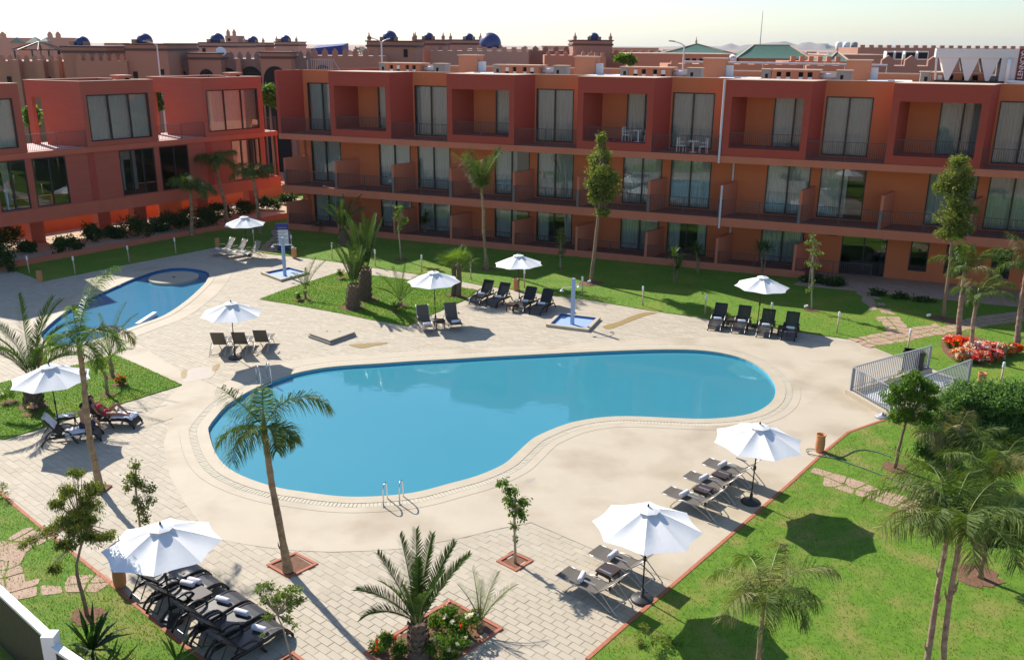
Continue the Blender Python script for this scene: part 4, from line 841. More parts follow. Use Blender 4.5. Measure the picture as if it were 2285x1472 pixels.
def resin_lounger(pos, head, lab, back=52, grp='black resin loungers'):
    t = thing('resin_lounger', lab, 'sun lounger', pos, head, grp)
    link('seat', cached('r_seat', lambda: strips(RP, .56, 15, .006), 'resin_lit'), t)
    bl = .76; a = math.radians(back)
    bo = link('backrest', cached('r_back', lambda: strips([(0,0),(.2,.008),(.45,.0),(.76,-.01)], .54, 15, .0025), 'resin'), t, (1.22,0,.33), (0,-a,0))
    for s in (-1,1): link('back_frame', cached('r_bf%d' % s, lambda: band([(0,.012),(.4,.016),(.78,.004)], s*.29, .05, .05), 'resin'), bo)
    link('head_bar', cached('r_hb', lambda: MB().box(.74,.80,-.29,.29,-.045,.01), 'resin'), bo)
    link('back_support', cached('r_bs', lambda: MB().tube([(.5,-.2,-.02),(.34,-.2,-.52)], .016, 6).tube([(.5,.2,-.02),(.34,.2,-.52)], .016, 6).tube([(.34,-.2,-.52),(.34,.2,-.52)], .016, 6), 'resin'), bo)
    for s in (-1,1):
        link('side_frame', cached('r_sf%d' % s, lambda: band([(-.05,.03)]+[(x,z+.012) for x,z in RP]+[(1.6,.325)], s*.315, .055, .085), 'resin', True), t)
        link('leg', cached('r_fl%d' % s, lambda: band([(-.06,.075),(.02,.20),(.12,.24)], s*.315, .06, .10), 'resin', True), t)
        link('leg', cached('r_ml%d' % s, lambda: MB().tube(bez((.86,s*.315,.27),(.80,s*.315,.12),(.70,s*.315,0),5), [.045,.042,.04,.036,.032,.03], 8), 'resin', True), t)
        link('leg', cached('r_rl%d' % s, lambda: MB().tube(bez((1.2,s*.315,.30),(1.72,s*.315,.38),(1.86,s*.315,0),8), .032, 8), 'resin', True), t)
        link('armrest', cached('r_ar%d' % s, lambda: band([(.86,.36),(.95,.47),(1.08,.525),(1.25,.535),(1.42,.50),(1.50,.42)], s*.335, .075, .035), 'resin', True), t)
    return t
def sling_lounger(pos, head, lab, back=42, grp='sling loungers', sm='sling'):
    t = thing('sling_lounger', lab, 'sun lounger', pos, head, grp)
    prof = [(0,.345),(.25,.325),(.6,.32),(.95,.325),(1.24,.345)]
    link('seat_sling', cached('s_seat'+sm, lambda: strips(prof, .58, 1, 0, .01), sm), t)
    a = math.radians(back); bo = link('back_sling', cached('s_back'+sm, lambda: strips([(0,0),(.25,-.015),(.5,-.012),(.80,.01)], .58, 1, 0, .01), sm), t, (1.24,0,.345), (0,-a,0))
    for s in (-1,1):
        link('back_rail', cached('s_br%d' % s, lambda: MB().tube([(-.02,s*.30,0),(.4,s*.30,-.008),(.82,s*.30,.012)], .014, 6), 'alu', True), bo)
        link('seat_rail', cached('s_sr%d' % s, lambda: MB().tube([(x,s*.30,z) for x,z in prof], .014, 6), 'alu', True), t)
        link('leg', cached('s_lg%d' % s, lambda: MB().tube(bez((.34,s*.325,.0),(.62,s*.325,.52),(1.15,s*.325,.30),8)+bez((1.2,s*.325,.285),(1.55,s*.325,.17),(1.74,s*.325,.0),5), .016, 6), 'alu', True), t)
        link('rear_leg', cached('s_rl%d' % s, lambda: MB().tube(bez((.98,s*.335,.60),(1.3,s*.335,.58),(1.55,s*.335,.35),6)+bez((1.58,s*.335,.32),(1.8,s*.335,.12),(1.95,s*.335,0),5), .015, 6), 'alu', True), t)
        link('armrest', cached('s_ar%d' % s, lambda: MB().beam((.92,s*.335,.612),(1.28,s*.335,.605),.05,.022), 'alu'), t)
    link('cross_bar', cached('s_cb', lambda: MB().tube([(1.72,-.325,.03),(1.72,.325,.03)], .012, 6).tube([(.5,-.325,.22),(.5,.325,.22)], .012, 6), 'alu'), t)
    return t
def towelm():
    b = MB(); n = 16; prof = [(.0,-.19),(.045,-.192),(.066,-.185),(.072,-.16),(.073,0),(.072,.16),(.066,.185),(.045,.192),(0.,.19)]
    b.lathe([(max(r,.002), z) for r, z in prof], n); b.v = [(x, z, y) for x, y, z in b.v]; b.f = [f[::-1] for f in b.f]
    b.add([(.03*math.cos(q)*(.3+q/9), s*.1935, .03*math.sin(q)*(.3+q/9)) for s in (1,) for q in [i*.6 for i in range(14)]], []); b.box(-.012,.074,-.17,.17,-.004,.006); return b
def towel(l, x, y, rz, lab, z=.345):
    m = Matrix.LocRotScale(l.location, l.rotation_euler, None); p = m @ Vector((x, y, z+.078)); o = link('rolled_towel', cached('towel', towelm, 'towel', True), None, p, (0, random.uniform(-.5,.5), l.rotation_euler.z+rz)); tag(o, lab, 'towel', 'rolled towels on the loungers'); return o
def tablem(): b = MB(); b.box(-.24,.24,-.24,.24,.37,.42); b.box(-.21,.21,-.21,.21,.30,.37); return b
def table(px, lab, rz, z=.42):
    p = gp(px[0], px[1], z); t = thing('side_table', lab, 'side table', (p.x, p.y, .008), rz, 'dark wicker side tables'); link('table_top', cached('ttop', tablem, 'table'), t)
    for a in (-1,1):
        for c in (-1,1): link('leg', cached('tleg%d%d' % (a,c), lambda: MB().box(a*.21-.025,a*.21+.025,c*.21-.025,c*.21+.025,0,.30), 'table'), t)
    return t
def at(px, z, head, xoff=0.): p = gp(px[0], px[1], z); return Vector((p.x, p.y, .01))-Vector((math.cos(head), math.sin(head), 0))*xoff
rad = math.radians
# foreground row
hd = UA+math.pi; fore = []
names = ['farthest black lounger of the foreground row, partly under the umbrella','foreground black lounger with two rolled towels','foreground black lounger next to the side table, one towel','fourth black lounger of the foreground row, towel near its middle','nearest black lounger of the foreground row, half behind the sapling']
for px, n in zip(((451,1256),(489,1285),(548,1323),(590,1350),(630,1385)), names): fore.append(resin_lounger(at(px,.3,hd), hd, n, 46))
towel(fore[1],.62,-.12,.35,'left of the two rolled towels on the second foreground lounger'); towel(fore[1],.80,-.14,.35,'right of the two rolled towels on the second foreground lounger')
for i, w in ((2,'on the lounger beside the foreground side table'),(3,'on the fourth foreground lounger'),(4,'on the nearest foreground lounger by the sapling')): towel(fore[i],.62,-.02,.3,'rolled white towel '+w)
table((443,1323),'dark slatted side table between the foreground black loungers',UA)
# middle row of four, right row of four
ordn = ['leftmost','second from left','third from left','rightmost']
for row, hdg, pts, lab in (('mid', rad(63), ((1058,680),(1095,687),(1155,697),(1193,703)), 'of the row below the slim palm'), ('right', rad(67), ((1593,739),(1647,745),(1702,754),(1757,761)), 'of the row right of the pool')):
    for k, px in enumerate(pts):
        l = resin_lounger(at(px,.0,hdg,-.05), hdg, 'black lounger with a towel, %s %s' % (ordn[k], lab), 58); towel(l,.78,0,.1,'rolled towel, %s lounger %s' % (ordn[k], lab))
table((1142,677),'dark side table in the middle of the row of four loungers below the slim palm',rad(63)); table((1634,712),'dark side table between the two left loungers of the row right of the pool',rad(67)); table((1748,729),'dark side table between the two right loungers of the row right of the pool',rad(67))
# sling loungers
for k, (px, nm) in enumerate((((1255,1273),'nearest brown sling lounger at the lower right, tree shadow on its foot'),((1325,1225),'brown sling lounger just behind the umbrella pole at the lower right'))):
    l = sling_lounger(at(px,.34,VA), VA, nm); towel(l,.62,0,.35-.3*k,'rolled towel on the '+('nearest' if k == 0 else 'farther')+' of the two lower right sling loungers')
table((1357,1270),'dark side table between the two lower right sling loungers',VA)
for k, px in enumerate(((1487,1092),(1532,1057),(1574,1028))):
    n = ('nearest','middle','farthest')[k]; l = sling_lounger(at(px,.34,VA), VA, '%s of the three brown sling loungers near the tall clay pot' % n); towel(l,.62,0,-.1,'rolled towel on the %s of the three sling loungers near the clay pot' % n)
table((1569,1089),'nearer dark side table among the three sling loungers near the clay pot',VA); table((1611,1057),'farther dark side table among the three sling loungers near the clay pot',VA)
h5 = rad(106)
for k, px in enumerate(((956,733),(1020,727))): n = ('left','right')[k]; l = sling_lounger(at(px,.3,h5), h5, '%s of two brown loungers under the umbrella at the diamond lawn' % n, 58); towel(l,.35,0,.1,'rolled towel on the %s lounger at the diamond lawn tip' % n)
table((981,714),'dark side table between the two loungers at the diamond lawn tip',h5)
h3 = rad(47)
for k, px in enumerate(((470,562),(498,566),(528,570))): n = ('left, shaded','middle','right')[k]; l = sling_lounger(at(px,.3,h3), h3, '%s of three pale sling loungers far left by the blue sign' % n, 55, 'sling loungers', 'slingw'); towel(l,.5,0,.1,'bluish rolled towel on the %s far left lounger' % n)
h4 = rad(-88)
for k, px in enumerate(((484,796),(531,795),(579,790))): p = gp(*px); sling_lounger(Vector((p.x,p.y,.01))-Vector((math.cos(h4),math.sin(h4),0))*1.9, h4, '%s of three brown loungers seen from behind under the umbrella' % ('left','middle','right')[k], 60)
# sunbathers' loungers
q0, q1 = gp(118,987), gp(226,976); hA = math.atan2((q0-q1).y, (q0-q1).x); LA = resin_lounger(Vector((q1.x,q1.y,.01)), hA, 'black lounger on which the bare-backed person sits, towel over its backrest', 55)
q2, q3 = gp(212,946), gp(306,949); hB = math.atan2((q2-q3).y, (q2-q3).x); LB = resin_lounger(Vector((q3.x,q3.y,.01)), hB, 'black lounger carrying the reclining person in red', 42)
def drape(l, pts, w, lab, th=.02):
    t = thing('beach_towel', lab, 'towel', l.location, l.rotation_euler.z, 'spread towels'); b = MB(); n = len(pts); m = 7; vs = []
    for i, (x, z) in enumerate(pts):
        for j in range(m): y = (j/(m-1)-.5)*w; vs.append((x+random.uniform(-.012,.012), y+random.uniform(-.015,.015), z+.014*math.sin(i*2.1+j*1.7)+random.uniform(0,.012)+(-.10 if j in (0,m-1) and w > .62 else 0)))
    b.add(vs, [(i*m+j, (i+1)*m+j, (i+1)*m+j+1, i*m+j+1) for i in range(n-1) for j in range(m-1)]); o = b.build('cloth', 'towel', t, True); s = o.modifiers.new('t','SOLIDIFY'); s.thickness = th; return t
drape(LB, [(.02+.1*i, .30+.12*min(1,(i+1)/3)-.0006*i*i) for i in range(9)], .60, 'white towel spread on the foot end under the reclining person')
drape(LA, [(.45+.08*i, .405-.002*i) for i in range(9)], .72, 'crumpled white towel spread beside the bare-backed person')
ca, sa = math.cos(rad(55)), math.sin(rad(55)); drape(LA, [(1.22+ca*d+.045*(-sa if i < 6 else sa)*(-1), .35+sa*d+(.03 if i < 6 else -.05)) for i, d in enumerate((.50,.58,.66,.73,.78,.82,.80,.72,.62,.50,.38))], .56, 'white towel hanging over the raised backrest behind the left umbrella pole')
p = gp(150,947); t = thing('beach_bag', 'dark flat bag with pale papers lying between the two sunbathers', 'bag', (p.x, p.y, .01), .4); MB().box(-.32,.32,-.24,.24,.28,.36).build('bag_body', 'black', t); MB().box(-.25,.1,-.15,.15,.363,.375).build('papers', 'white', t)
for a in (-1,1):
    for c in (-1,1): MB().box(a*.28-.02,a*.28+.02,c*.2-.02,c*.2+.02,0,.278).build('leg', 'black', t)
p = gp(216,918); t = thing('white_bag', 'small white cloth heap beside the palm trunk and the reclining person', 'towel', (p.x, p.y, .01)); MB().lathe([(.16,0),(.2,.05),(.15,.12),(.05,.16),(.01,.17)], 12).build('cloth', 'towel', t, True)

# bollard lights ----------------------------------------------------
BOL = [((741,579),'leftmost white bollard light on the sunny lawn beside the blue sign'),((838,595),'second white bollard light right of the blue sign'),((941,608),'white bollard light above the tip of the umbrella at the diamond lawn'),((1051,625),'white bollard light beside the fan palm clump'),((1170,643),'white bollard light under the umbrella below the slim palm'),((1299,660),'white bollard light beside the right-hand shower'),((1434,683),'white bollard light alone on the lawn right of the tall tree'),((1573,703),'white bollard light left of the right-hand lounger row'),((1720,722),'white bollard light behind the right-hand lounger row'),((1867,744),'white bollard light at the start of the flagstone path'),((2024,785),'white bollard light behind the black bin'),((2231,864),'white bollard light beside the clay pot at the right edge'),((66,611),'leftmost white bollard light on the shaded lawn by the annex'),((168,612),'second white bollard light on the shaded lawn by the annex'),((289,586),'third white bollard light on the shaded lawn by the annex'),((393,567),'fourth white bollard light on the shaded lawn by the annex'),((567,547),'white bollard light behind the far left loungers'),((651,560),'white bollard light behind the blue sign')]
for px, lab in BOL:
    p = gp(*px); t = thing('bollard_light', lab, 'bollard light', (p.x, p.y, .03), random.uniform(0,1), 'white bollard lights along the lawn'); o = t; o.rotation_euler = (random.uniform(-.03,.03), random.uniform(-.03,.03), 0)
    link('post', cached('bpost', lambda: MB().tube([(0,0,-.05),(0,0,.82)], .035, 10), 'cap', True), t); link('lamp_head', cached('bhead', lambda: MB().lathe([(.05,.82),(.055,.86),(.055,1.05),(.045,1.08),(.01,1.085)], 12), 'white', True), t)
POT = [((90,629),'clay pot at the corner of the shaded left lawn'),((486,553),'clay pot in the shade behind the far left loungers'),((657,576),'clay pot right of the blue sign'),((787,594),'clay pot half hidden behind the centre date palms'),((1151,648),'clay pot beside the loungers below the slim palm'),((2187,865),'clay pot at the end of the stair railing'),((1828,1008),'tall clay pot by the lawn edge with the hose at its foot'),((269,1309),'clay pot beside the foreground black loungers'),((93,816),'clay pot behind the left date palm umbrella')]
for px, lab in POT:
    p = gp(*px); o = link('clay_pot', cached('pot', lambda: MB().lathe([(.13,0),(.155,.12),(.165,.30),(.155,.48),(.145,.56),(.17,.62),(.175,.66),(.15,.66),(.125,.60),(.13,.3),(.10,.05),(.01,.05)], 20, cap=False), 'clay', True), None, (p.x,p.y,.01)); tag(o, lab, 'pot', 'clay pots around the deck')
# showers ------------------------------------------------------------
def shower(cor, pb, ptop, lab, arms):
    P = poly(cor); c = sum(P, Vector())/4; t = thing('pool_shower', lab, 'shower', (c.x, c.y, 0)); L = [q-c for q in P]; inn = [q*.84 for q in L]; n = 4; b = MB()
    for i in range(4):
        j = (i+1)%4; q = [L[i], L[j], inn[j], inn[i]]; b.add([(v.x,v.y,.14) for v in q]+[(v.x,v.y,0) for v in q], [(0,1,2,3),(0,4,5,1),(3,2,6,7)])
    fixup(b.build('basin_rim', 'coping', t)); MB().sheet([[(v.x,v.y) for v in inn]], .02).build('basin_floor', 'blue', t)
    b = MB()
    for i in range(4): j = (i+1)%4; u, v = inn[i]*.995, inn[j]*.995; b.add([(u.x,u.y,.02),(v.x,v.y,.02),(v.x,v.y,.136),(u.x,u.y,.136)], [(0,1,2,3)])
    b.build('basin_tiles', 'tiledark', t)
    pb_ = gp(*pb)-c; h = hz(gp(*pb), *ptop).z; b = MB(); b.beam((pb_.x,pb_.y,.02),(pb_.x,pb_.y,h),.15,.15,up=(U.x,U.y,0)); b.build('post', 'blue', t)
    for s in arms:
        d = Vector((math.cos(s), math.sin(s), 0)); q = Vector((pb_.x,pb_.y,h-.45)); b = MB(); b.tube([q, q+d*.55+Vector((0,0,.03)), q+d*.62+Vector((0,0,-.05))], .018, 8); b.build('arm', 'white', t); b = MB(); e = q+d*.62; b.lathe([(.02,-.05),(.10,-.13),(.10,-.15),(.01,-.15)], 12, e); b.build('shower_head', 'white', t)
shower([(582,612),(646,599),(691,611),(627,629)],(636,616),(629,530),'left-hand shower, blue post with two heads in a square basin',(rad(-5),rad(175)))
shower([(1218,729),(1247,702),(1340,713),(1313,741)],(1277,724),(1280,621),'right-hand shower, blue post in a square basin near the middle loungers',(rad(200),rad(60)))
# sign ----------------------------------------------------------------
p = gp(633,560); t = thing('notice_sign', 'dark blue upright notice board with white rules panel behind the left shower', 'sign', (p.x, p.y, .03), .10)
MB().box(-.40,.40,-.03,.03,0,1.85).build('board', 'signblue', t); sp = MB().box(-.27,.38,-.038,-.031,.35,1.42).build('white_panel', 'white', t)
b = MB()
for i in range(9): b.box(-.22, .33-.12*(i%3), -.042, -.0385, 1.30-i*.10, 1.335-i*.10)
b.build('text_lines', 'print', sp); b = MB()
for i in range(8): b.box(-.28+i*.075, -.235+i*.075, -.036, -.031, 1.53, 1.60)
b.build('heading_letters', 'print', t)
for i in range(5): MB().box(-.37,-.29,-.036,-.031,1.30-i*.2,1.36-i*.2).build('pictogram', 'white', t)
# raised hatch ----------------------------------------------------------
P = poly([(688,753),(753,729),(795,749),(736,770)]); c = sum(P, Vector())/4; t = thing('raised_hatch', 'raised square concrete hatch cover on the paving behind the pool', 'hatch', (c.x,c.y,0))
MB().prism([(q-c)*1. for q in P], -.02, .10).build('plinth', 'greyblock', t); MB().prism([(q-c)*.93 for q in P], .10, .125).build('shadow_gap', 'hole', t); MB().prism([(q-c)*.95+Vector((0,.03,0)) for q in P], .125, .20).build('cover', 'paver2', t)
for k in (-.3, .3): MB().box(k-.05, k+.05, .1, .13, .2, .215).build('handle', 'hole', t)
# pool ladders ------------------------------------------------------------
def ladder(b0, b1, toward, lab, h=.68):
    p0, p1 = gp(*b0), gp(*b1); t = thing('pool_ladder', lab, 'ladder', (p0.x,p0.y,.015)); d = toward.normalized(); k = (p1-p0)
    for o_ in (Vector(), k):
        b = MB(); b.tube([o_]+[o_+Vector((0,0,h*.75))]+bez(o_+Vector((0,0,h*.8)), o_+d*.10+Vector((0,0,h*1.12)), o_+d*.34+Vector((0,0,h*.95)), 6)+bez(o_+d*.42+Vector((0,0,h*.82)), o_+d*.52+Vector((0,0,h*.4)), o_+d*.52+Vector((0,0,-.5)), 5), .021, 10); b.build('rail', 'chrome', t, True)
        b = MB(); b.lathe([(.05,0),(.05,.02),(.03,.03)], 12, o_); b.build('flange', 'chrome', t)
    for z in (-.05,-.3): b = MB(); b.beam(d*.52+Vector((0,0,z)), k+d*.52+Vector((0,0,z)), .08, .02); b.build('step', 'chrome', t)
ladder((856,1131),(892,1126), Vector((.1,1,0)), 'chrome pool ladder at the near edge of the swimming pool'); ladder((574,853),(597,845), Vector((.55,-.83,0)), 'chrome pool ladder at the far left edge, behind the leaning palm crown', .75)
# stair railing --------------------------------------------------------------
A_, B_, C_, D_ = gp(1897,880), gp(2068,829), gp(1985,931), gp(2157,862); t = thing('stair_railing', 'grey metal railing on a pale kerb around the stair opening right of the pool', 'railing', (A_.x, A_.y, 0))
for nm, (p, q) in enumerate(((A_,B_),(A_,C_),(C_,D_))):
    p, q = p-A_, q-A_; d = (q-p); L = d.length; d.normalize(); MB().beam(p-d*.12+Vector((0,0,.09)), q+d*.12+Vector((0,0,.09+.002*nm)), .34, .22).build('kerb_wall', 'coping', t)
    n = int(L/.125); zt = 1.18
    for i in range(1 if nm else 0, n+1):
        w = .014 if i not in (0, n) else .05
        u = p+d*L*i/n; MB().box(u.x-w, u.x+w, u.y-w, u.y+w, .19, zt-.02).build('bar' if w < .02 else 'post', 'galv', t)
    MB().beam(p+Vector((0,0,zt+.002*nm)), q+Vector((0,0,zt+.002*nm)), .06, .04).build('top_rail', 'galv', t); MB().beam(p+Vector((0,0,.30+.002*nm)), q+Vector((0,0,.30+.002*nm)), .04, .03).build('bottom_rail', 'galv', t)
MB().prism([(q-A_)*1.0 for q in (A_+(D_-A_)*.04, B_, D_, C_+(B_-C_)*.05)], .009, .02).build('landing', 'white', t)
p = gp(2034,829); t = thing('waste_bin', 'black open-topped bin standing behind the stair railing', 'bin', (p.x,p.y,.01), -.42); b = MB()
for x0,x1,y0,y1 in ((-.42,.42,-.30,-.26),(-.42,.42,.26,.30),(-.42,-.38,-.26,.26),(.38,.42,-.26,.26)): b.box(x0,x1,y0,y1,0,.95)
b.box(-.38,.38,-.26,.26,.02,.06); b.build('tub', 'black', t); MB().box(-.45,.45,-.33,-.27,.90,.98).build('rim', 'black', t)
# hose --------------------------------------------------------------------------
def curve3(px, n=6):
    P = poly(px); out = []
    for i in range(len(P)-1):
        a, b_, c, d = P[max(i-1,0)], P[i], P[i+1], P[min(i+2,len(P)-1)]
        for k in range(n): s = k/n; out.append(.5*((2*b_)+(c-a)*s+(2*a-5*b_+4*c-d)*s*s+(3*b_-a-3*c+d)*s**3))
    return out+[P[-1]]
hz1 = curve3([(2290,1150),(2100,1107),(2032,1087),(1948,1055),(1880,1031),(1850,1022),(1830,1010),(1812,1004),(1799,1006),(1803,1014),(1822,1019),(1845,1022),(1865,1024),(1885,1019),(1905,1009),(1930,1006),(1960,1012),(1988,1022)])
b = MB(); b.tube([q+Vector((0,0,.055)) for q in hz1], .016, 6); tag(b.build('garden_hose', 'hose', None, True), 'grey-green garden hose looping from the clay pot across the lawn', 'hose')
# white-capped fence bottom left ---------------------------------------------------
ZF = 1.75; f0, f1, f2 = gp(-60,1262,ZF), gp(112,1421,ZF), gp(190,1494,ZF-.25); t = thing('capped_fence', 'dark boarded fence with white capping and post at the bottom left corner', 'fence', (f1.x,f1.y,0)); d = (f0-f1); d.z = 0; L = d.length; d.normalize(); nrm = Vector((d.y,-d.x,0))
MB().beam(Vector((0,0,ZF)), d*L+Vector((0,0,ZF)), .17, .07).build('capping', 'white', t)
for i in range(int(L/.12)): u = d*(.12+i*.12); MB().beam(u+Vector((0,0,.03)), u+Vector((0,0,ZF-.036)), .108, .03, up=(nrm.x,nrm.y,0)).build('board', 'louvre', t)
MB().box(-.13,.13,-.13,.13,0,ZF+.09).build('post', 'white', t); e = f2-f1; e.z = 0; en = e.normalized(); MB().beam(en*.14+Vector((0,0,ZF-.16)), en*(e.length+1)+Vector((0,0,ZF-.16)), .17, .07).build('capping', 'white', t)
for i in range(14): u = en*(.2+i*.12); MB().beam(u+Vector((0,0,.03)), u+Vector((0,0,ZF-.20)), .108, .03, up=(-en.y,en.x,0)).build('board', 'louvre', t)
# balcony furniture ------------------------------------------------------------------
def chair(pos, rz, lab):
    t = thing('balcony_chair', lab, 'chair', pos, rz, 'white balcony chairs'); MB().box(-.24,.24,-.23,.23,.40,.44).build('seat', 'white', t); b = MB()
    for i in range(4): b.box(-.22+i*.115, -.12+i*.115, .20, .23, .50, .86)
    b.box(-.24,.24,.20,.235,.86,.90); b.build('backrest', 'white', t)
    for a in (-1,1):
        MB().box(a*.25-.02,a*.25+.02,-.22,.24,.62,.65).build('armrest', 'white', t)
        for c in (-1,1): MB().box(a*.23-.02,a*.23+.02,c*.21-.02,c*.21+.02,0,.399 if c < 0 else .86).build('leg', 'white', t)
def btable(pos, lab):
    t = thing('balcony_table', lab, 'table', pos, -.3826, 'white balcony tables'); MB().box(-.30,.30,-.30,.30,.68,.72).build('table_top', 'white', t); MB().box(-.05,.05,-.05,.05,.04,.68).build('pedestal', 'white', t); MB().box(-.22,.22,-.22,.22,0,.04).build('foot', 'white', t)
for bx_, y_, z_, w in ((25.0,.75,7.60,'in the recessed balcony box above the tall tree'),(28.5,.75,Z1+.013,'on the open balcony left of the drain pipe')):
    chair(hp(bx_,y_,z_), -.3826+rad(80), 'left white chair '+w); chair(hp(bx_+1.35,y_,z_), -.3826-rad(70), 'right white chair '+w); btable(hp(bx_+.72,y_+.05,z_), 'small white table '+w)
for i, (px, lab) in enumerate((((1795,692),'small garden spotlight left of the sapling near the entrance'),((2068,712),'small garden spotlight at the foot of the tall right-hand tree'),((1312,636),'small garden spotlight at the foot of the tall centre tree'))):
    p = gp(*px); t = thing('garden_spotlight', lab, 'spotlight', (p.x,p.y,.03)); b = MB(); b.tube([(0,0,0),(0,0,.12)], .02, 6); b.build('spike', 'black', t); b = MB(); b.tube([(-.02,0,.16),(.16,0,.22)], .07, 10); b.build('lamp_body', 'white', t)
# ================================================================= palms, trees and flowers
def leaves(n, c, r, size, ratio=.42, hang=0., rnd=NR, shell=.35):
    d = rnd.normal(size=(n, 3)); d /= np.linalg.norm(d, axis=1)[:, None]; rad_ = rnd.uniform(shell, 1, n)**.7
    P = np.array(c)+d*rad_[:, None]*np.array(r); a = rnd.normal(size=(n, 3)); a[:, 2] -= hang*1.6; a /= np.linalg.norm(a, axis=1)[:, None]
    q = np.cross(a, rnd.normal(size=(n, 3))); q /= np.linalg.norm(q, axis=1)[:, None]+1e-9; L = (size*rnd.uniform(.6, 1.35, n))[:, None]; Wd = L*ratio*.5; nrm = np.cross(a, q)*L*.12
    v = np.zeros((n, 4, 3)); v[:,0] = P; v[:,1] = P+a*L*.45+q*Wd+nrm; v[:,2] = P+a*L; v[:,3] = P+a*L*.45-q*Wd+nrm; return v
def sc(base): return (hz(base, CX+1, CY)-hz(base, CX, CY)).length
def hole(t, r, seed=0):
    R = random.Random(seed); r *= .85; pts = [(math.cos(a)*r*R.uniform(.65,1.2), math.sin(a)*r*R.uniform(.65,1.2)) for a in [2*math.pi*k/18 for k in range(18)]]; MB().prism(pts, -.02, .012).build('planting_hole', 'soil', t)
def tree(bpx, tpx, blobs, lab, leaf, n, size, cat='tree', name='tree', tr=.06, bark='bark', ratio=.42, hang=0., grp=None, soil=.45, dens=None, base=None, limbs=True, sub=5, ymul=1., petals=None):
    if petals: dens = 1
    B = base if base is not None else gp(*bpx); t = thing(name, lab, cat, (B.x, B.y, .033), 0, grp); k = sc(B)
    if soil: hole(t, soil, int(B.x*100))
    path = [Vector((0,0,-.05))]+[hz(B, x, y)-Vector((B.x,B.y,0)) for x, y in tpx]; 
    if tpx:
        fine = []
        for i in range(len(path)-1): fine += [path[i].lerp(path[i+1], q/3)+Vector((random.uniform(-1,1)*tr*.3, random.uniform(-1,1)*tr*.3, 0))*(1 if q else 0) for q in range(3)]
        fine.append(path[-1]); m = len(fine); b = MB(); b.tube(fine, [tr*(1.25-.7*i/(m-1)) for i in range(m)], 8); b.build('trunk', bark, t, True)
    vols = np.array([bl[2]*bl[2]*bl[3] for bl in blobs], float)**.75; vols /= vols.sum(); V_ = []; top = path[-1]
    lm = MB()
    for bl, f in zip(blobs, vols):
        c = hz(B, bl[0], bl[1])-Vector((B.x,B.y,0)); c.y += random.uniform(-.35,.35)*bl[2]*k; rx, rz = bl[2]*k, bl[3]*k; m = max(8, int(n*f)); ns = sub; V_.append(leaves(int(m*.22), (c.x,c.y,c.z), (rx*1.15, rx*1.15*ymul, rz*1.15), size, ratio, hang, NR, .15)); m = int(m*.7)
        for q in range(ns):        # clumps inside the blob
            d = Vector((random.gauss(0,1), random.gauss(0,1), random.gauss(0,1))); d.normalize(); d *= random.uniform(.3,.95); cc = (c.x+d.x*rx, c.y+d.y*rx*ymul, c.z+d.z*rz); s_ = random.uniform(.3,.7)
            V_.append(leaves(m//ns, cc, (rx*s_, rx*s_*ymul, rz*s_), size, ratio, hang))
            if limbs and tpx: lm.tube(bez(top if cc[2] > top.z*.7 else path[-2], (Vector(cc)+top)/2+Vector((0,0,.1*rz)), cc, 4), [tr*.42,tr*.34,tr*.26,tr*.18,tr*.10], 5, cap=False)
    if limbs and tpx: lm.build('limbs', bark, t, True)
    link('crown', fastmesh('crown', np.concatenate(V_), 4, [leaf]), t)
    if petals:
        for pm, pn, ps in petals:
            PV = []
            for bl in blobs:
                c = hz(B, bl[0], bl[1])-Vector((B.x,B.y,0)); rx, rz = bl[2]*k, bl[3]*k
                for q in range(max(1, pn//len(blobs))):
                    a = random.uniform(0, 6.28); e = random.uniform(.1, 1.4); cc = (c.x+rx*math.cos(a)*math.cos(e)*1.02, c.y+rx*math.sin(a)*math.cos(e)*1.02*ymul, c.z+rz*math.sin(e)*1.05); PV.append(leaves(9, cc, (ps*.5,)*3, ps, .9, 0, NR, .2))
            stuff(link('flowers', fastmesh('flowers', np.concatenate(PV), 4, [pm]), t))
    return t
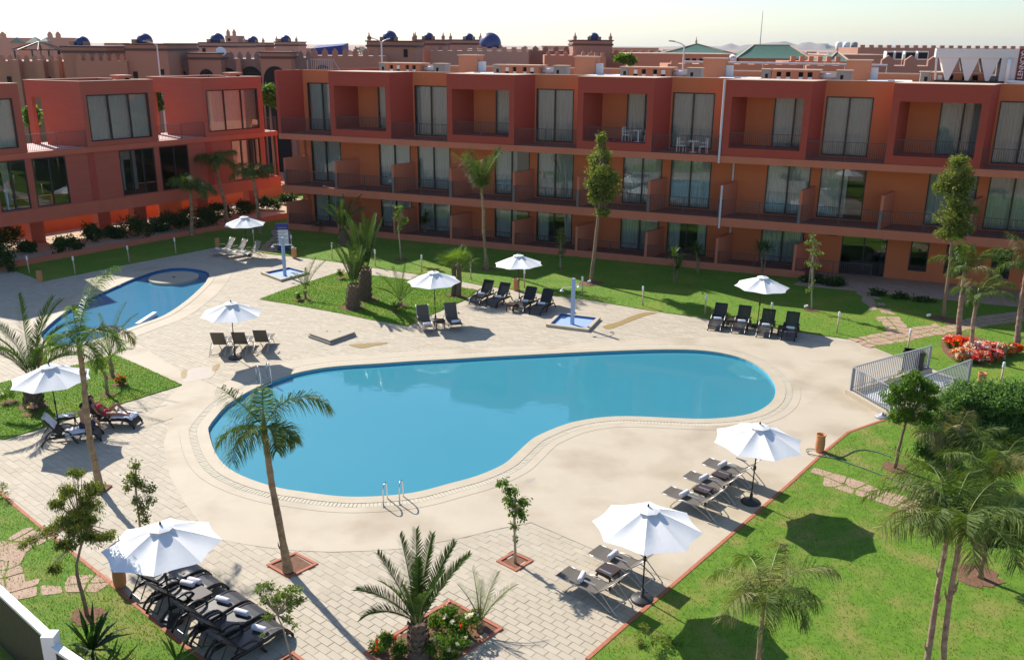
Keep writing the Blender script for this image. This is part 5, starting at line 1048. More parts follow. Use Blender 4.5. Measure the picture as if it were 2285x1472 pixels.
def frondmesh(az, el, L, droop, n, ll, lw, leaf, fwd=.75, vee=.25, ld=.25, sag=.35, start=.12, rr=.012, seed=0, plume=.2):
    R = np.random.default_rng(seed); m = 16; ts_ = np.linspace(0, 1, m); e = el-droop*ts_**1.25; h = np.concatenate([[0], np.cumsum((np.cos(e[1:])+np.cos(e[:-1]))/2*L/(m-1))]); z = np.concatenate([[0], np.cumsum((np.sin(e[1:])+np.sin(e[:-1]))/2*L/(m-1))])
    ca, sa = math.cos(az), math.sin(az); C_ = np.stack([h*ca, h*sa, z], 1); T_ = np.stack([np.cos(e)*ca, np.cos(e)*sa, np.sin(e)], 1); sd = np.array([-sa, ca, 0.]); out = []
    rad_ = rr*(1.15-.95*ts_); N_ = np.cross(sd, T_)*-1; Q = []
    for k in range(3):
        a = 2*math.pi*k/3; Q.append(C_+(sd[None]*math.cos(a)+N_*math.sin(a))*rad_[:, None])
    for k in range(3): A, B_ = Q[k], Q[(k+1)%3]; out.append(np.stack([A[:-1], B_[:-1], B_[1:], A[1:]], 1))
    nr = 3*(m-1); t = np.linspace(start, 1, n); idx = t*(m-1); i0 = np.minimum(idx.astype(int), m-2); fr = (idx-i0)[:, None]; P = C_[i0]*(1-fr)+C_[i0+1]*fr; T2 = T_[i0]*(1-fr)+T_[i0+1]*fr; N2 = np.cross(T2, sd)*-1; N2 = np.where(N2[:, 2:3] < 0, -N2, N2)
    for s in (-1, 1):
        f = fwd*(.7+.8*t)[:, None]+R.uniform(-.15,.15,(n,1)); d = T2*f+sd[None]*s*(1+R.uniform(-.15,.15,(n,1)))+N2*(vee+R.uniform(-plume,plume,(n,1))); d[:, 2] -= ld*R.uniform(.5,1.5,n); d /= np.linalg.norm(d, axis=1)[:, None]
        ln = (ll*(.35+.65*np.sin(np.pi*np.clip(.12+t*.86, 0, 1))**.7)*R.uniform(.85,1.12,n))[:, None]; d2 = d.copy(); d2[:, 2] -= sag*R.uniform(.6,1.5,n); d2 /= np.linalg.norm(d2, axis=1)[:, None]
        w = np.cross(d, T2); w /= np.linalg.norm(w, axis=1)[:, None]+1e-9; w = np.cross(w, d)*.5+w*.5; w /= np.linalg.norm(w, axis=1)[:, None]+1e-9; w = w*lw
        mid = P+d*ln*.5; tip = mid+d2*ln*.5; out.append(np.stack([P-w*.35, P+w*.35, mid+w*.5, mid-w*.5], 1)); out.append(np.stack([mid-w*.5, mid+w*.5, tip+w*.06, tip-w*.06], 1))
    v = np.concatenate(out); mi = np.zeros(len(v), int); mi[:nr] = 1
    return fastmesh('frond', v, 4, [leaf, 'rachis'], mi)
def palm(bpx, tpx, lab, fr, leaf='palmA', tr=.10, top=None, bark='trunk', name='palm_tree', soil=.5, grp='palms', n=55, ll=.42, lw=.028, boots=False, base=None, flare=1.35, rings=True, shaft=True, **kw):
    B = base if base is not None else gp(*bpx); t = thing(name, lab, 'palm', (B.x, B.y, .033), 0, grp)
    if soil: hole(t, soil, int(B.x*77))
    path = [Vector((0,0,-.05))]+[hz(B, x, y)-Vector((B.x,B.y,0)) for x, y in tpx]; fine = []
    for i in range(len(path)-1):
        ns = max(2, int((path[i+1]-path[i]).length/.14)); fine += [path[i].lerp(path[i+1], q/ns) for q in range(ns)]
    fine.append(path[-1]); m = len(fine); rr = []
    for i in range(m):
        s = i/(m-1); r = tr*(flare-(flare-1)*min(1, s*5)-.28*s)*(1+(random.uniform(-.09,.09) if rings else 0)+(.06 if i%2 and rings else 0)); rr.append(r)
    b = MB(); b.tube(fine, rr, 12)
    if boots:
        for i in range(1, m):
            for q in range(9):
                a = 2*math.pi*(q+(i%2)*.5)/9; r = rr[i]; c = fine[i]+Vector((math.cos(a)*r, math.sin(a)*r, 0)); u = Vector((math.cos(a), math.sin(a), 0)); s_ = Vector((-u.y,u.x,0))*r*.34; up = Vector((0,0,.13))
                b.add([c-s_-u*.03, c+s_-u*.03, c+s_*.55+u*.055+up, c-s_*.55+u*.055+up, c+u*.075+up*.35], [(0,1,4),(1,2,4),(2,3,4),(3,0,4)])
    if not boots:
        for q in range(7):
            i = random.randrange(1, m-1); a = random.uniform(0, 6.28); u = Vector((math.cos(a), math.sin(a), 0)); c = fine[i]+u*rr[i]*.8; b.tube([c, c+u*.05+Vector((0,0,.10)), c+u*.06+Vector((0,0,.22))], [.03,.02,.006], 5)
    b.build('trunk', bark, t, not boots)
    c = path[-1]
    if shaft: b = MB(); b.tube([c-Vector((0,0,.05)), c+Vector((0,0,.28)), c+Vector((0,0,.5))], [tr*.8, tr*.55, .02], 8); b.build('crown_shaft', 'rachis', t, True)
    for i, f in enumerate(fr):
        az, el, L, dr = math.radians(f[0]), math.radians(f[1]), f[2], f[3]; lf = f[4] if len(f) > 4 else leaf
        link('frond', frondmesh(az, el, L, dr, n, ll, lw, lf, seed=int(B.x*1000)%997+i*13+int(B.y*31)%100, **kw), t, c+Vector((math.cos(az)*tr*.3, math.sin(az)*tr*.3, .1)))
    return t
def rf(n, el, L, dr, seed, leafs=None):     # a regular spread of fronds
    R = random.Random(seed); return [(360*i/n+R.uniform(-18,18), R.uniform(*el), L*R.uniform(.85,1.12), R.uniform(*dr))+((R.choice(leafs),) if leafs else ()) for i in range(n)]
Q = dict(vee=.15, ld=.5, sag=1.1, fwd=.55, plume=.75)
palm((643,1276),[(634,1225),(622,1160),(607,1085),(599,1030),(590,962)],'leaning palm with shaggy crown rising from the square pit in front of the pool',[(22,66,2.1,2.3),(152,36,1.55,.25),(205,25,1.25,1.5),(248,25,1.5,1.7),(300,30,1.2,1.7),(335,22,1.0,1.4),(100,84,.95,.4,'palmY')],tr=.10,n=95,ll=.62,lw=.019,bark='trunk',soil=0,**Q)
palm((224,1092),[(213,1040),(201,985),(192,910),(186,840),(178,785)],'tall slim palm crossing the umbrella at the left side of the picture',[(62,86,2.9,1.3),(15,66,2.0,2.5,'palmO'),(165,60,1.2,2.0),(120,80,1.6,1.4),(215,40,1.1,2.0),(320,40,1.5,2.4),(345,70,2.0,2.6)],tr=.10,n=85,ll=.52,lw=.02,soil=.4,leaf='palmY',**Q)
DK = dict(vee=.55, ld=.0, sag=.12, fwd=.95, rr=.02)
palm((76,908),[(75,880),(74,852)],'thick-trunked date palm with arching fronds at the left edge behind the umbrella',[(80,80,3.5,1.2),(20,74,3.3,1.6),(150,76,3.4,1.6),(185,72,3.3,1.8),(330,78,2.6,1.4),(250,80,2.4,1.2),(60,85,3.2,.7),(120,86,3.3,.7),(200,82,3.2,1.3),(5,82,3.0,1.2),(170,60,2.3,1.4),(10,58,2.2,1.4)],leaf='palmD',tr=.34,bark='datetrunk',boots=True,n=70,ll=.42,lw=.028,flare=1.1,rings=False,shaft=False,soil=.7,**DK)
up_ = lambda k, L, s: rf(k, (72,88), L, (.1,.55), s)
palm((787,688),[(788,662),(790,640)],'nearer of the two stout date palms on the diamond lawn',up_(12,2.2,3),leaf='palmD',tr=.38,bark='datetrunk',boots=True,n=55,ll=.36,lw=.03,flare=1.05,rings=False,shaft=False,soil=.85,**DK)
palm((813,668),[(814,640),(816,604)],'farther of the two stout date palms on the diamond lawn, taller crown',up_(14,2.9,7),leaf='palmD',tr=.38,bark='datetrunk',boots=True,n=60,ll=.40,lw=.03,flare=1.05,rings=False,shaft=False,soil=.85,**DK)
palm((768,548),[(767,530),(766,515)],'shaded date palm against the hotel terrace behind the diamond lawn',rf(12,(60,86),2.4,(.4,.9),9),leaf='palmD',tr=.36,bark='datetrunk',boots=True,n=45,ll=.36,lw=.032,rings=False,shaft=False,soil=.8,**DK)
palm((1086,601),[(1084,570),(1079,520),(1079,470),(1075,430)],'slim lone palm with a heart-shaped crown in front of the hotel balconies',rf(9,(66,86),2.7,(.3,1.0),21),tr=.105,n=85,ll=.7,lw=.026,soil=.6,vee=.2,ld=.45,sag=1.0,fwd=.6,plume=.7)
palm((935,1462),[(934,1430),(932,1398)],'young date palm with stiff upright fronds in the front rose bed',[(95,80,2.05,.35),(70,76,1.95,.4),(118,74,1.95,.45),(140,55,1.75,.35),(160,42,1.6,.95),(28,58,1.85,.4),(45,66,1.9,.4),(85,88,1.5,.2),(250,80,1.3,.4),(300,76,1.3,.5),(200,74,1.5,.6),(345,78,1.5,.4),(175,36,1.3,1.4)],leaf='palmD',tr=.24,bark='datetrunk',boots=True,n=58,ll=.30,lw=.026,flare=1.15,rings=False,shaft=False,soil=0,**DK)
palm((1072,1408),[(1072,1396)],'small thin-fronded palm at the right corner of the front rose bed',[(110,74,1.25,.5),(60,62,1.2,.5),(35,50,1.2,.7),(150,66,1.0,.5),(85,84,1.0,.2)],leaf='palmY',tr=.05,n=26,ll=.24,lw=.013,soil=0,shaft=False,**DK)
palm((893,682),[(893,676)],'small feathery palm near the lower tip of the diamond lawn',[(150,62,2.0,.8),(120,72,1.9,.5),(80,76,2.0,.5),(40,60,1.9,.7),(20,46,1.8,.9),(180,50,1.5,.9)],leaf='palmY',tr=.09,n=34,ll=.35,lw=.022,soil=.5,shaft=False,**DK)
palm((682,668),[(681,650)],'small sparse palm at the left tip of the diamond lawn',[(140,60,1.3,1.0),(60,72,1.8,.5),(30,62,1.9,.5),(100,70,1.3,.8)],leaf='palmY',tr=.07,n=28,ll=.32,lw=.02,soil=.5,shaft=False,**DK)
palm((240,882),[(236,845),(232,830)],'thin young palm on the left lawn, nearer one of the pair',rf(6,(55,78),1.9,(.6,1.1),31),leaf='palmY',tr=.06,n=32,ll=.3,lw=.016,soil=.35,shaft=False,**DK)
palm((252,842),[(250,818),(246,800)],'thin young palm on the left lawn, farther one of the pair',rf(6,(58,80),2.1,(.6,1.0),33),leaf='palmY',tr=.07,n=32,ll=.3,lw=.016,soil=.35,shaft=False,**DK)
for b_, tp, l_, s_ in (((508,503),[(502,455),(489,405),(481,365)],'leftward-leaning palm with a sunlit frond before the annex',41),((580,521),[(576,470),(570,430),(566,400)],'palm between the annex and the far left umbrella',43),((428,526),[(428,480),(425,428)],'short-crowned palm at the middle of the annex hedge',45)):
    palm(b_,tp,l_,rf(8,(25,75),2.0,(1.2,2.2),s_),tr=.14,n=70,ll=.8,lw=.032,soil=0,bark='trunk',**Q)
palm((2138,753),[(2140,715),(2146,660),(2152,610)],'red-trunked palm behind the flower bed, its crown before the balcony',[(20,58,2.3,1.8),(160,62,1.9,1.9),(95,78,1.9,1.1,'palmY'),(215,48,1.5,2.0),(330,42,1.7,2.0,'palmO'),(60,70,2.1,1.6)],tr=.125,bark='trunkr',n=70,ll=.58,lw=.024,soil=0,**Q)
palm((2165,796),[(2168,760),(2172,715),(2180,668)],'palm standing in the flower bed, crown blown to the right',[(10,52,2.0,1.5),(350,38,1.7,1.5),(30,68,1.8,1.6),(170,60,1.3,2.0),(120,72,1.3,1.5,'palmO'),(230,40,1.1,1.8)],tr=.10,bark='trunkr',n=64,ll=.54,lw=.022,soil=0,**Q)
palm((2269,772),[(2272,730),(2280,670),(2290,610)],'palm at the right edge beyond the flower bed',[(150,66,2.2,1.8),(190,52,1.9,2.1),(110,78,2.2,1.2),(20,60,2.1,1.7),(260,50,1.8,2.0),(320,50,1.8,2.0)],tr=.125,bark='trunkr',n=70,ll=.58,lw=.024,soil=0,**Q)
for b_, tp, l_, s_ in (((2062,1520),[(2074,1440),(2090,1330),(2112,1205)],'left of two weeping palms at the lower right corner',51),((2105,1530),[(2106,1440),(2118,1340),(2140,1215)],'right of two weeping palms at the lower right corner',57)):
    palm(b_,tp,l_,rf(9,(62,88),2.2,(1.3,2.5),s_,['palmA','palmA','palmO']),tr=.065,bark='trunkr',n=95,ll=.7,lw=.016,soil=0,**Q)
palm((1692,1530),[(1692,1470),(1696,1420),(1702,1372)],'drooping palm on the lawn at the bottom right centre',[(10,66,1.7,2.7),(350,55,1.2,2.7)]+rf(7,(74,89),1.9,(1.5,2.7),61,['palmA','palmO','palmA']),tr=.06,bark='trunk',n=90,ll=.6,lw=.014,soil=0,**Q)
palm((2215,1130),[(2212,1110),(2210,1085)],'low weeping palm tuft among the shrubs at the right',rf(8,(55,86),2.3,(.8,1.9),71,['palmA','palmO']),tr=.09,bark='trunk',n=95,ll=.75,lw=.017,soil=0,**Q)
palm((2120,1075),[(2118,1055),(2116,1030)],'low palm tuft in front of the shrubs at the right',rf(8,(58,86),2.0,(.8,1.9),73,['palmA','palmO']),tr=.09,bark='trunk',n=90,ll=.7,lw=.017,soil=0,**Q)
# fan palm clump
def fanmesh(L, seed):
    R = random.Random(seed); b = MB(); n = 18
    b.tube([(0,0,0),(L*.5,0,0)], .012, 5, 1)
    for i in range(n):
        a = math.radians(-105+210*i/(n-1)); l = L*.55*R.uniform(.85,1.1); d = Vector((math.cos(a), math.sin(a), -.15)); s = Vector((-math.sin(a), math.cos(a), 0))*.028; o = Vector((L*.5,0,0)); b.add([o, o+d*l*.6+s, o+d*l+Vector((0,0,-.12*l)), o+d*l*.6-s], [(0,1,2,3)], 0)
    return b.mesh('fan_leaf', ['palmY','rachis'])
for px, top, l_, s_ in (((1012,660),(1012,598),'left trunk of the fan palm clump at the right tip of the diamond lawn',1),((1022,662),(1024,594),'right trunk of the fan palm clump at the right tip of the diamond lawn',5)):
    B = gp(*px); t = thing('fan_palm', l_, 'palm', (B.x,B.y,.033), 0, 'palms'); hole(t, .55, s_); c = hz(B,*top)-Vector((B.x,B.y,0)); b = MB(); b.tube([(0,0,-.05), c*.5+Vector((.05,0,0)), c], [.17,.14,.12], 10); b.build('trunk', 'datetrunk', t)
    for i in range(11): link('frond', fanmesh(1.25, s_*20+i), t, c, (random.uniform(-.3,.3), -math.radians(random.uniform(5,75)), i*2.4))
def yucca(px, heads, lab, L=.8, leaf='palmD', n=38, w=.03, soil=.3, base=None, name='yucca'):
    B = base or gp(*px); t = thing(name, lab, 'plant', (B.x,B.y,.033), 0, 'shrubs by the hotel')
    for hx in heads:
        c = hz(B,*hx)-Vector((B.x,B.y,0)); b = MB(); b.tube([(0,0,-.03), c*.5+Vector((.03,0,0)), c], [.06,.045,.04], 7); b.build('stem', 'bark', t); v = []
        for i in range(n):
            a = random.uniform(0,6.28); e = random.uniform(-.2,1.45); l = L*random.uniform(.7,1.1); d = np.array([math.cos(a)*math.cos(e), math.sin(a)*math.cos(e), math.sin(e)]); s = np.array([-math.sin(a), math.cos(a), 0])*w; o = np.array(c); dr = np.array([0,0,-.18*l*math.cos(e)]); v.append([o-s*.6, o+s*.6, o+d*l*.6+s, o+d*l*.6-s]); v.append([o+d*l*.6-s, o+d*l*.6+s, o+d*l+dr+s*.05, o+d*l+dr-s*.05])
        link('rosette', fastmesh('rosette', np.array(v), 4, [leaf]), t)
yucca((1700,618),[(1697,560),(1712,556)],'two-headed yucca before the terrace left of the entrance',.95); yucca((1556,612),[(1553,560),(1560,575)],'slim yucca against the hotel terrace, right of the small dark palm',.9); yucca((1504,632),[(1502,575),(1512,600)],'small dark palm-like yucca on the shaded lawn',1.0,n=46); yucca((948,528),[(946,500),(950,488)],'dark spindly plant in the shade right of the sapling',.8); yucca((712,520),[(712,505)],'dark clump at the terrace right of the blue sign',.8,n=40)
yucca((205,1480),[(205,1452)],'big spiky agave clump beside the white-capped fence',1.05,'leafD',46,.045,base=gp(205,1480)); yucca((395,1490),[(395,1478)],'agave leaf spikes at the bottom edge below the foreground loungers',1.0,'palmY',12,.035,base=gp(398,1492))
# trees --------------------------------------------------------------------------
tree((1150,1255),[(1149,1215),(1147,1180),(1150,1140)],[(1124,1082,16,14),(1140,1100,18,18),(1142,1128,20,18),(1170,1118,18,10),(1155,1140,18,16),(1146,1172,10,12),(1150,1205,7,14),(1162,1150,14,12)],'small leafy tree in the square pit right of the front rose bed','leafG',1500,.085,tr=.034,bark='barkg',ratio=.5,hang=.6,soil=0)
tree((1318,633),[(1325,580),(1331,520),(1337,460),(1341,400),(1342,340)],[(1342,322,12,22),(1340,352,24,22),(1334,385,30,24),(1352,402,32,24),(1362,425,26,16),(1340,440,26,20),(1345,475,20,12),(1330,415,22,18)],'tall tapering tree on a bare red trunk before the hotel centre','leafO',11000,.16,tr=.10,ratio=.5,soil=.9,hang=.3)
tree((2105,713),[(2110,660),(2118,600),(2124,540),(2132,450)],[(2142,362,20,18),(2138,390,30,22),(2132,425,36,26),(2138,462,36,26),(2120,490,32,24),(2140,500,26,20),(2118,520,26,16),(2150,410,26,24)],'tall olive-green tree with paired stems at the right before the balconies','leafO',14000,.14,tr=.085,ratio=.5,soil=.8,hang=.3)
tree((1997,1046),[(2004,1005),(2013,972),(2022,940)],[(2030,842,26,16),(2002,862,28,18),(2055,862,30,16),(1984,890,22,14),(2030,885,34,20),(2072,898,26,16),(2012,920,30,16),(2052,930,26,14),(1996,935,16,10),(2080,870,16,10)],'round-crowned feathery tree in front of the stair railing','leafG',9000,.11,tr=.055,ratio=.35,soil=.55)
for b_, bl, l_ in (((2150,985),[(2100,905,42,30),(2140,895,46,32),(2180,890,46,32),(2130,945,50,34),(2175,945,50,34),(2085,950,36,32)],'dense bluish-green shrub right of the round-crowned tree'),((2240,985),[(2215,885,50,34),(2258,880,46,34),(2225,940,50,38),(2272,930,50,42),(2250,980,50,34)],'dense bluish-green shrub at the right edge below the clay pot'),((2090,1040),[(2070,1000,24,26),(2095,985,26,26),(2110,1020,30,26)],'lower bluish-green shrub behind the weeping palms')):
    tree(b_,[],bl,l_,'leafB',20000,.125,'shrub','shrub',ratio=.4,soil=0,grp='bluish shrubs at the right',limbs=False,sub=8)
tree((2186,1290),[(2192,1255),(2203,1215)],[(2175,1165,36,28),(2205,1140,44,30),(2245,1150,40,30),(2230,1185,44,28),(2265,1190,36,34),(2195,1200,34,22)],'dark weeping tree on a red-soil patch at the lower right edge','leafD',8000,.12,tr=.07,ratio=.3,hang=.9,soil=.7)
tree((195,1375),[(186,1335),(175,1295),(171,1262),(183,1215),(180,1170)],[(180,1190,34,24),(150,1205,30,18),(215,1205,30,16),(245,1195,22,12),(165,1150,34,22),(205,1130,34,24),(130,1125,26,18),(150,1090,26,16),(110,1190,30,10),(70,1205,26,8),(205,1090,30,20),(170,1055,22,12),(195,1160,34,20),(140,1160,26,16),(120,1270,20,16)],'feathery weeping tree on the lawn at the lower left','leafO',12000,.095,tr=.042,bark='trunkr',ratio=.24,hang=1.1,soil=.5)
tree((316,1222),[(312,1170),(306,1120),(302,1075)],[(300,1040,16,14),(296,1062,20,16),(310,1078,18,16),(286,1085,14,14),(332,1095,16,16),(338,1118,14,14),(318,1140,16,16),(308,1120,16,16),(325,1155,14,12)],'airy sapling rising behind the leaf-shadowed umbrella','leafO',1500,.075,tr=.032,bark='barkg',ratio=.6,soil=0,sub=7)
tree((650,1468),[(642,1440),(632,1405),(620,1375)],[(575,1315,14,14),(600,1310,18,16),(630,1325,22,18),(655,1320,22,16),(610,1345,22,16),(645,1350,24,16),(600,1375,16,12),(640,1385,16,12),(668,1345,14,12),(590,1340,14,14),(585,1420,8,6),(660,1395,10,8)],'thin-stemmed sapling in front of the nearest foreground lounger','leafL',1700,.07,tr=.024,bark='barkg',ratio=.55,soil=0,sub=6)
tree((895,580),[(893,550),(890,520),(892,490),(894,470)],[(891,468,9,9),(884,485,9,8),(905,492,10,7),(897,500,8,8),(889,512,5,6)],'thin sapling on the shaded lawn left of the slim palm','leafG',420,.16,tr=.045,bark='barkg',soil=.55,sub=4)
tree((1251,600),[(1250,575),(1251,550)],[(1252,520,10,10),(1254,535,12,12),(1250,552,9,10),(1256,560,8,8),(1248,575,8,6)],'small twisted sapling on the shaded lawn left of the tall centre tree','leafO',800,.14,tr=.05,bark='barkg',soil=.3)
tree((1812,693),[(1811,660),(1813,610),(1815,560),(1814,530)],[(1813,530,8,8),(1806,542,10,6),(1822,545,10,6),(1812,562,14,6),(1830,568,8,4),(1808,590,12,5),(1822,593,10,4),(1806,645,7,6),(1815,630,5,4)],'tiered sapling on the lawn edge near the right lounger row','leafL',620,.13,tr=.035,bark='barkg',soil=.5,sub=4)
tree((1450,1440),[],[(1440,1400,18,14),(1465,1420,24,14),(1430,1430,18,16),(1490,1435,22,12),(1450,1455,26,14),(1510,1445,14,10)],'sparse twiggy shrub on the lawn edge at the bottom','leafO',900,.085,'shrub','shrub',ratio=.25,soil=0,limbs=False)
tree((10,1110),[],[(8,1085,12,10),(0,1100,14,10),(16,1102,8,8)],'sparse sapling tips at the left edge above the flagstones','leafO',240,.07,'shrub','shrub',soil=0,limbs=False)
for i, (x, y, w, h) in enumerate(((12,530,26,30),(6,575,22,24),(150,545,24,18),(60,552,16,10),(205,520,16,18),(250,520,18,10),(300,505,24,22),(350,505,20,12),(385,492,22,16),(425,490,26,20),(465,485,24,16),(490,470,20,14),(545,462,16,14),(600,455,18,12),(640,445,14,10))):
    w *= 1.55; h *= 1.35; B = gp(x, y+h*.9); nm = ['tall dark bush at the left edge under the annex','dark low bush at the left edge of the shaded lawn','dark shrub left of the first annex pillar','low dark shrub near the left bush on the sandy strip','dark upright shrub on the sandy strip left of a pillar','low dark shrub right of the left annex pillar','dark conical shrub before the middle annex pillar','low dark hedge shrub right of the conical shrub','dark hedge shrub under the short-crowned annex palm','dense dark hedge shrub left of the far umbrella','dark hedge shrub between two annex palms','dark shrub at the foot of the leaning annex palm','small dark shrub behind the far left umbrella','sparse shrub on the sunlit strip right of the far umbrella','sparse shrub beside the hotel corner'][i]
    tree(None,[],[(x-w*.4,y,w*.55,h*.8),(x+w*.4,y+2,w*.55,h*.75),(x,y-h*.3,w*.5,h*.6)],nm,'leafD',1500,.2,'shrub','shrub',soil=0,limbs=False,base=B,grp='dark hedge shrubs before the annex',sub=6)
for i, (x0, x1, y) in enumerate(((1790,1840,622),(1838,1885,628))): tree((x0+25,y+10),[],[(x0+10,y,16,13),(x0+28,y+2,16,13),(x1-8,y+4,14,12)],'%s half of the dark clipped hedge left of the entrance' % ('left','right')[i],'leafD',900,.16,'hedge','hedge',soil=0,limbs=False,sub=6)
for i, (x, y, w, h) in enumerate(((1960,655,20,7),(2010,662,22,7),(2060,668,22,7))): tree((x,y+6),[],[(x-8,y,w*.6,h),(x+8,y,w*.6,h)],'low dark ground shrub before the narrow windows, %s of three' % ('left','middle','right')[i],'leafD',260,.16,'shrub','shrub',soil=0,limbs=False)
# background trees beyond the annex
for x, y, w, h, Y, l_ in ((602,215,26,28,84,'bright green tree between the annex and the hotel roof corner'),(68,262,22,26,88,'bright green tree seen between the left annex rooms'),(354,225,10,24,84,'narrow green tree seen between the annex rooms'),(1395,133,22,9,100,'green banana leaves on a roof behind the third vent housing')):
    B = Vector((py(x,y,Y).x, Y, 0)); tree(None,[(x,y+h*.6)],[(x-w*.4,y,w*.6,h*.7),(x+w*.4,y+3,w*.6,h*.7),(x,y-h*.4,w*.6,h*.6)],l_,'leafG',1400,.4,tr=.12,soil=0,base=B)
# roses and flower bed -------------------------------------------------------------
RB = [((880,1455),[(858,1428,24,20),(888,1438,26,20),(840,1448,18,14)],'rose bush at the left end of the front bed, dark pink blooms',[('petP',4,.07),('petR',5,.06)]),((1000,1400),[(975,1385,26,18),(1008,1362,26,14),(1000,1375,26,16)],'rose bush at the back of the front bed, pink blooms',[('petP',6,.07)]),((1030,1420),[(1010,1398,32,22),(1048,1388,28,18),(1030,1412,30,18)],'rose bush in the middle of the front bed, white blooms',[('petW',9,.085),('petR',2,.08)]),((990,1460),[(980,1432,32,20),(1020,1440,30,18),(1000,1455,30,18)],'rose bush at the near side of the front bed, small white blooms',[('petW',6,.06)]),((1080,1395),[(1062,1375,14,12)],'small rose sprig at the right of the front bed, red bloom',[('petR',3,.08)])]
for b_, bl, l_, pt in RB: tree(b_,[],bl,l_,'leafG',2600,.07,'rose bush','rose_bush',soil=0,limbs=False,sub=6,petals=pt,grp='roses in the front bed')
for b_, bl, l_, pt in (((268,860),[(268,850,12,8)],'small orange rose bush on the left lawn',[('petO',8,.08)]),((68,925),[(70,910,12,12)],'pink rose bush at the foot of the left date palm',[('petP',7,.07)]),((20,900),[(12,880,18,14)],'green bush at the left edge of the left lawn',[('petW',3,.06)]),((760,622),[(760,610,9,7)],'small rose bush near the top of the diamond lawn',[('petP',4,.09)]),((882,697),[(882,686,10,7)],'small rose bush at the lower side of the diamond lawn',[('petW',2,.08)]),((668,672),[(664,662,8,6)],'small rose bush at the left tip of the diamond lawn',[('petW',3,.08)])): tree(b_,[],bl,l_,'leafG',420,.09,'rose bush','rose_bush',soil=.4,limbs=False,petals=pt,grp='lawn roses')
P = smoothloop(poly([(2108,748),(2100,768),(2108,790),(2140,812),(2185,815),(2240,800),(2278,785),(2275,772),(2220,765),(2160,748)]),3); struct(MB().prism(P, .0, .045).build('flower_bed', 'soil'))
FB = [(2128,768,20,12,'petP','petR','leftmost'),(2150,775,24,14,'petO','petR','second from left'),(2150,797,24,12,'petO','petW','front left'),(2180,785,26,14,'petP','petW','middle'),(2185,803,22,10,'petR','petP','front'),(2210,785,24,13,'petW','petR','upper right'),(2215,798,20,10,'petR','petP','right of the front one'),(2240,786,20,11,'petO','petW','second from right'),(2262,783,14,9,'petO','petO','rightmost')]
for x, y, w, h, m1, m2, w_ in FB: tree((x,y+h*.8),[],[(x-w*.4,y-2,w*.75,h*1.25),(x+w*.4,y-1,w*.75,h*1.25)],'mound of bright flowers in the round bed by the palms, '+w_,'leafG',700,.10,'flowers','flower_clump',soil=0,limbs=False,petals=[(m1,60,.10),(m2,44,.10)],grp='flower bed by the palms',ymul=1.)
# ================================================================= the two sunbathers
def body(parent, J, Ed, skin, name='body'):
    names = list(J); me = bpy.data.meshes.new(name); me.from_pydata([J[k][0] for k in names], [(names.index(a), names.index(b)) for a, b in Ed], []); me.materials.append(M[skin]); o = link(name, me, parent)
    md = o.modifiers.new('skin', 'SKIN'); md.use_smooth_shade = True; md.branch_smoothing = .6
    for i, k in enumerate(names): d = me.skin_vertices[0].data[i]; r = J[k][1]; d.radius = r if isinstance(r, tuple) else (r, r); d.use_root = (k == 'pelvis')
    s = o.modifiers.new('sub', 'SUBSURF'); s.levels = 1; s.render_levels = 2; return o
def hand(J, Ed, wrist, w, d, up, pre, curl=.2):
    d = Vector(d).normalized(); up = Vector(up).normalized(); sd = d.cross(up).normalized(); w = Vector(w); J[pre+'palm'] = (w+d*.075, (.030,.017)); Ed.append((wrist, pre+'palm'))
    for i, (off, L) in enumerate(((-.030,.060),(-.010,.074),(.010,.070),(.030,.055))):
        a = w+d*.085+sd*off; b_ = a+d*L*.55-up*curl*.02; c = b_+d*L*.5-up*curl*.045
        for n_, p_ in (('a',a),('b',b_),('c',c)): J['%sf%d%s' % (pre,i,n_)] = (p_, .0088)
        Ed += [(pre+'palm','%sf%da' % (pre,i)),('%sf%da' % (pre,i),'%sf%db' % (pre,i)),('%sf%db' % (pre,i),'%sf%dc' % (pre,i))]
    a = w+d*.03-sd*.03; J[pre+'t0'] = (a, .011); J[pre+'t1'] = (a+d*.03-sd*.028, .0095); Ed += [(pre+'palm',pre+'t0'),(pre+'t0',pre+'t1')]
def headmesh(skin):
    b = MB(); n, m = 20, 16; vs = []; fs = []
    for i in range(m+1):
        v = math.pi*i/m; z = math.cos(v)
        for k in range(n):
            u = 2*math.pi*k/n; x, y = math.sin(v)*math.cos(u), math.sin(v)*math.sin(u); X, Y, Zz = x*.098, y*.076, z*.12
            if z < 0: X *= 1-.18*(-z); Y *= 1-.30*(-z)
            if x > .5: X += .022*math.exp(-((z+.12)/.13)**2-(y/.16)**2); X -= .010*math.exp(-((z-.05)/.10)**2-((abs(y)-.38)/.16)**2); X += .007*math.exp(-((z+.48)/.07)**2-(y/.3)**2)+.008*math.exp(-((z+.78)/.12)**2-(y/.3)**2)
            vs.append((X, Y, Zz))
    for i in range(m):
        for k in range(n): fs.append((i*n+k, (i+1)*n+k, (i+1)*n+(k+1)%n, i*n+(k+1)%n))
    b.add(vs, fs, 0)
    for s in (-1,1): b.lathe([(.004,-.03),(.017,-.02),(.02,.0),(.014,.025),(.003,.03)], 8, (-.008, s*.077, -.01), 0); b.lathe([(.001,-.007),(.007,0),(.001,.007)], 6, (.083, s*.030, .006), 1)
    b.box(.088,.094,-.02,.02,-.060,-.055,2); return b.mesh('head', [skin,'hair','bikini'], True)
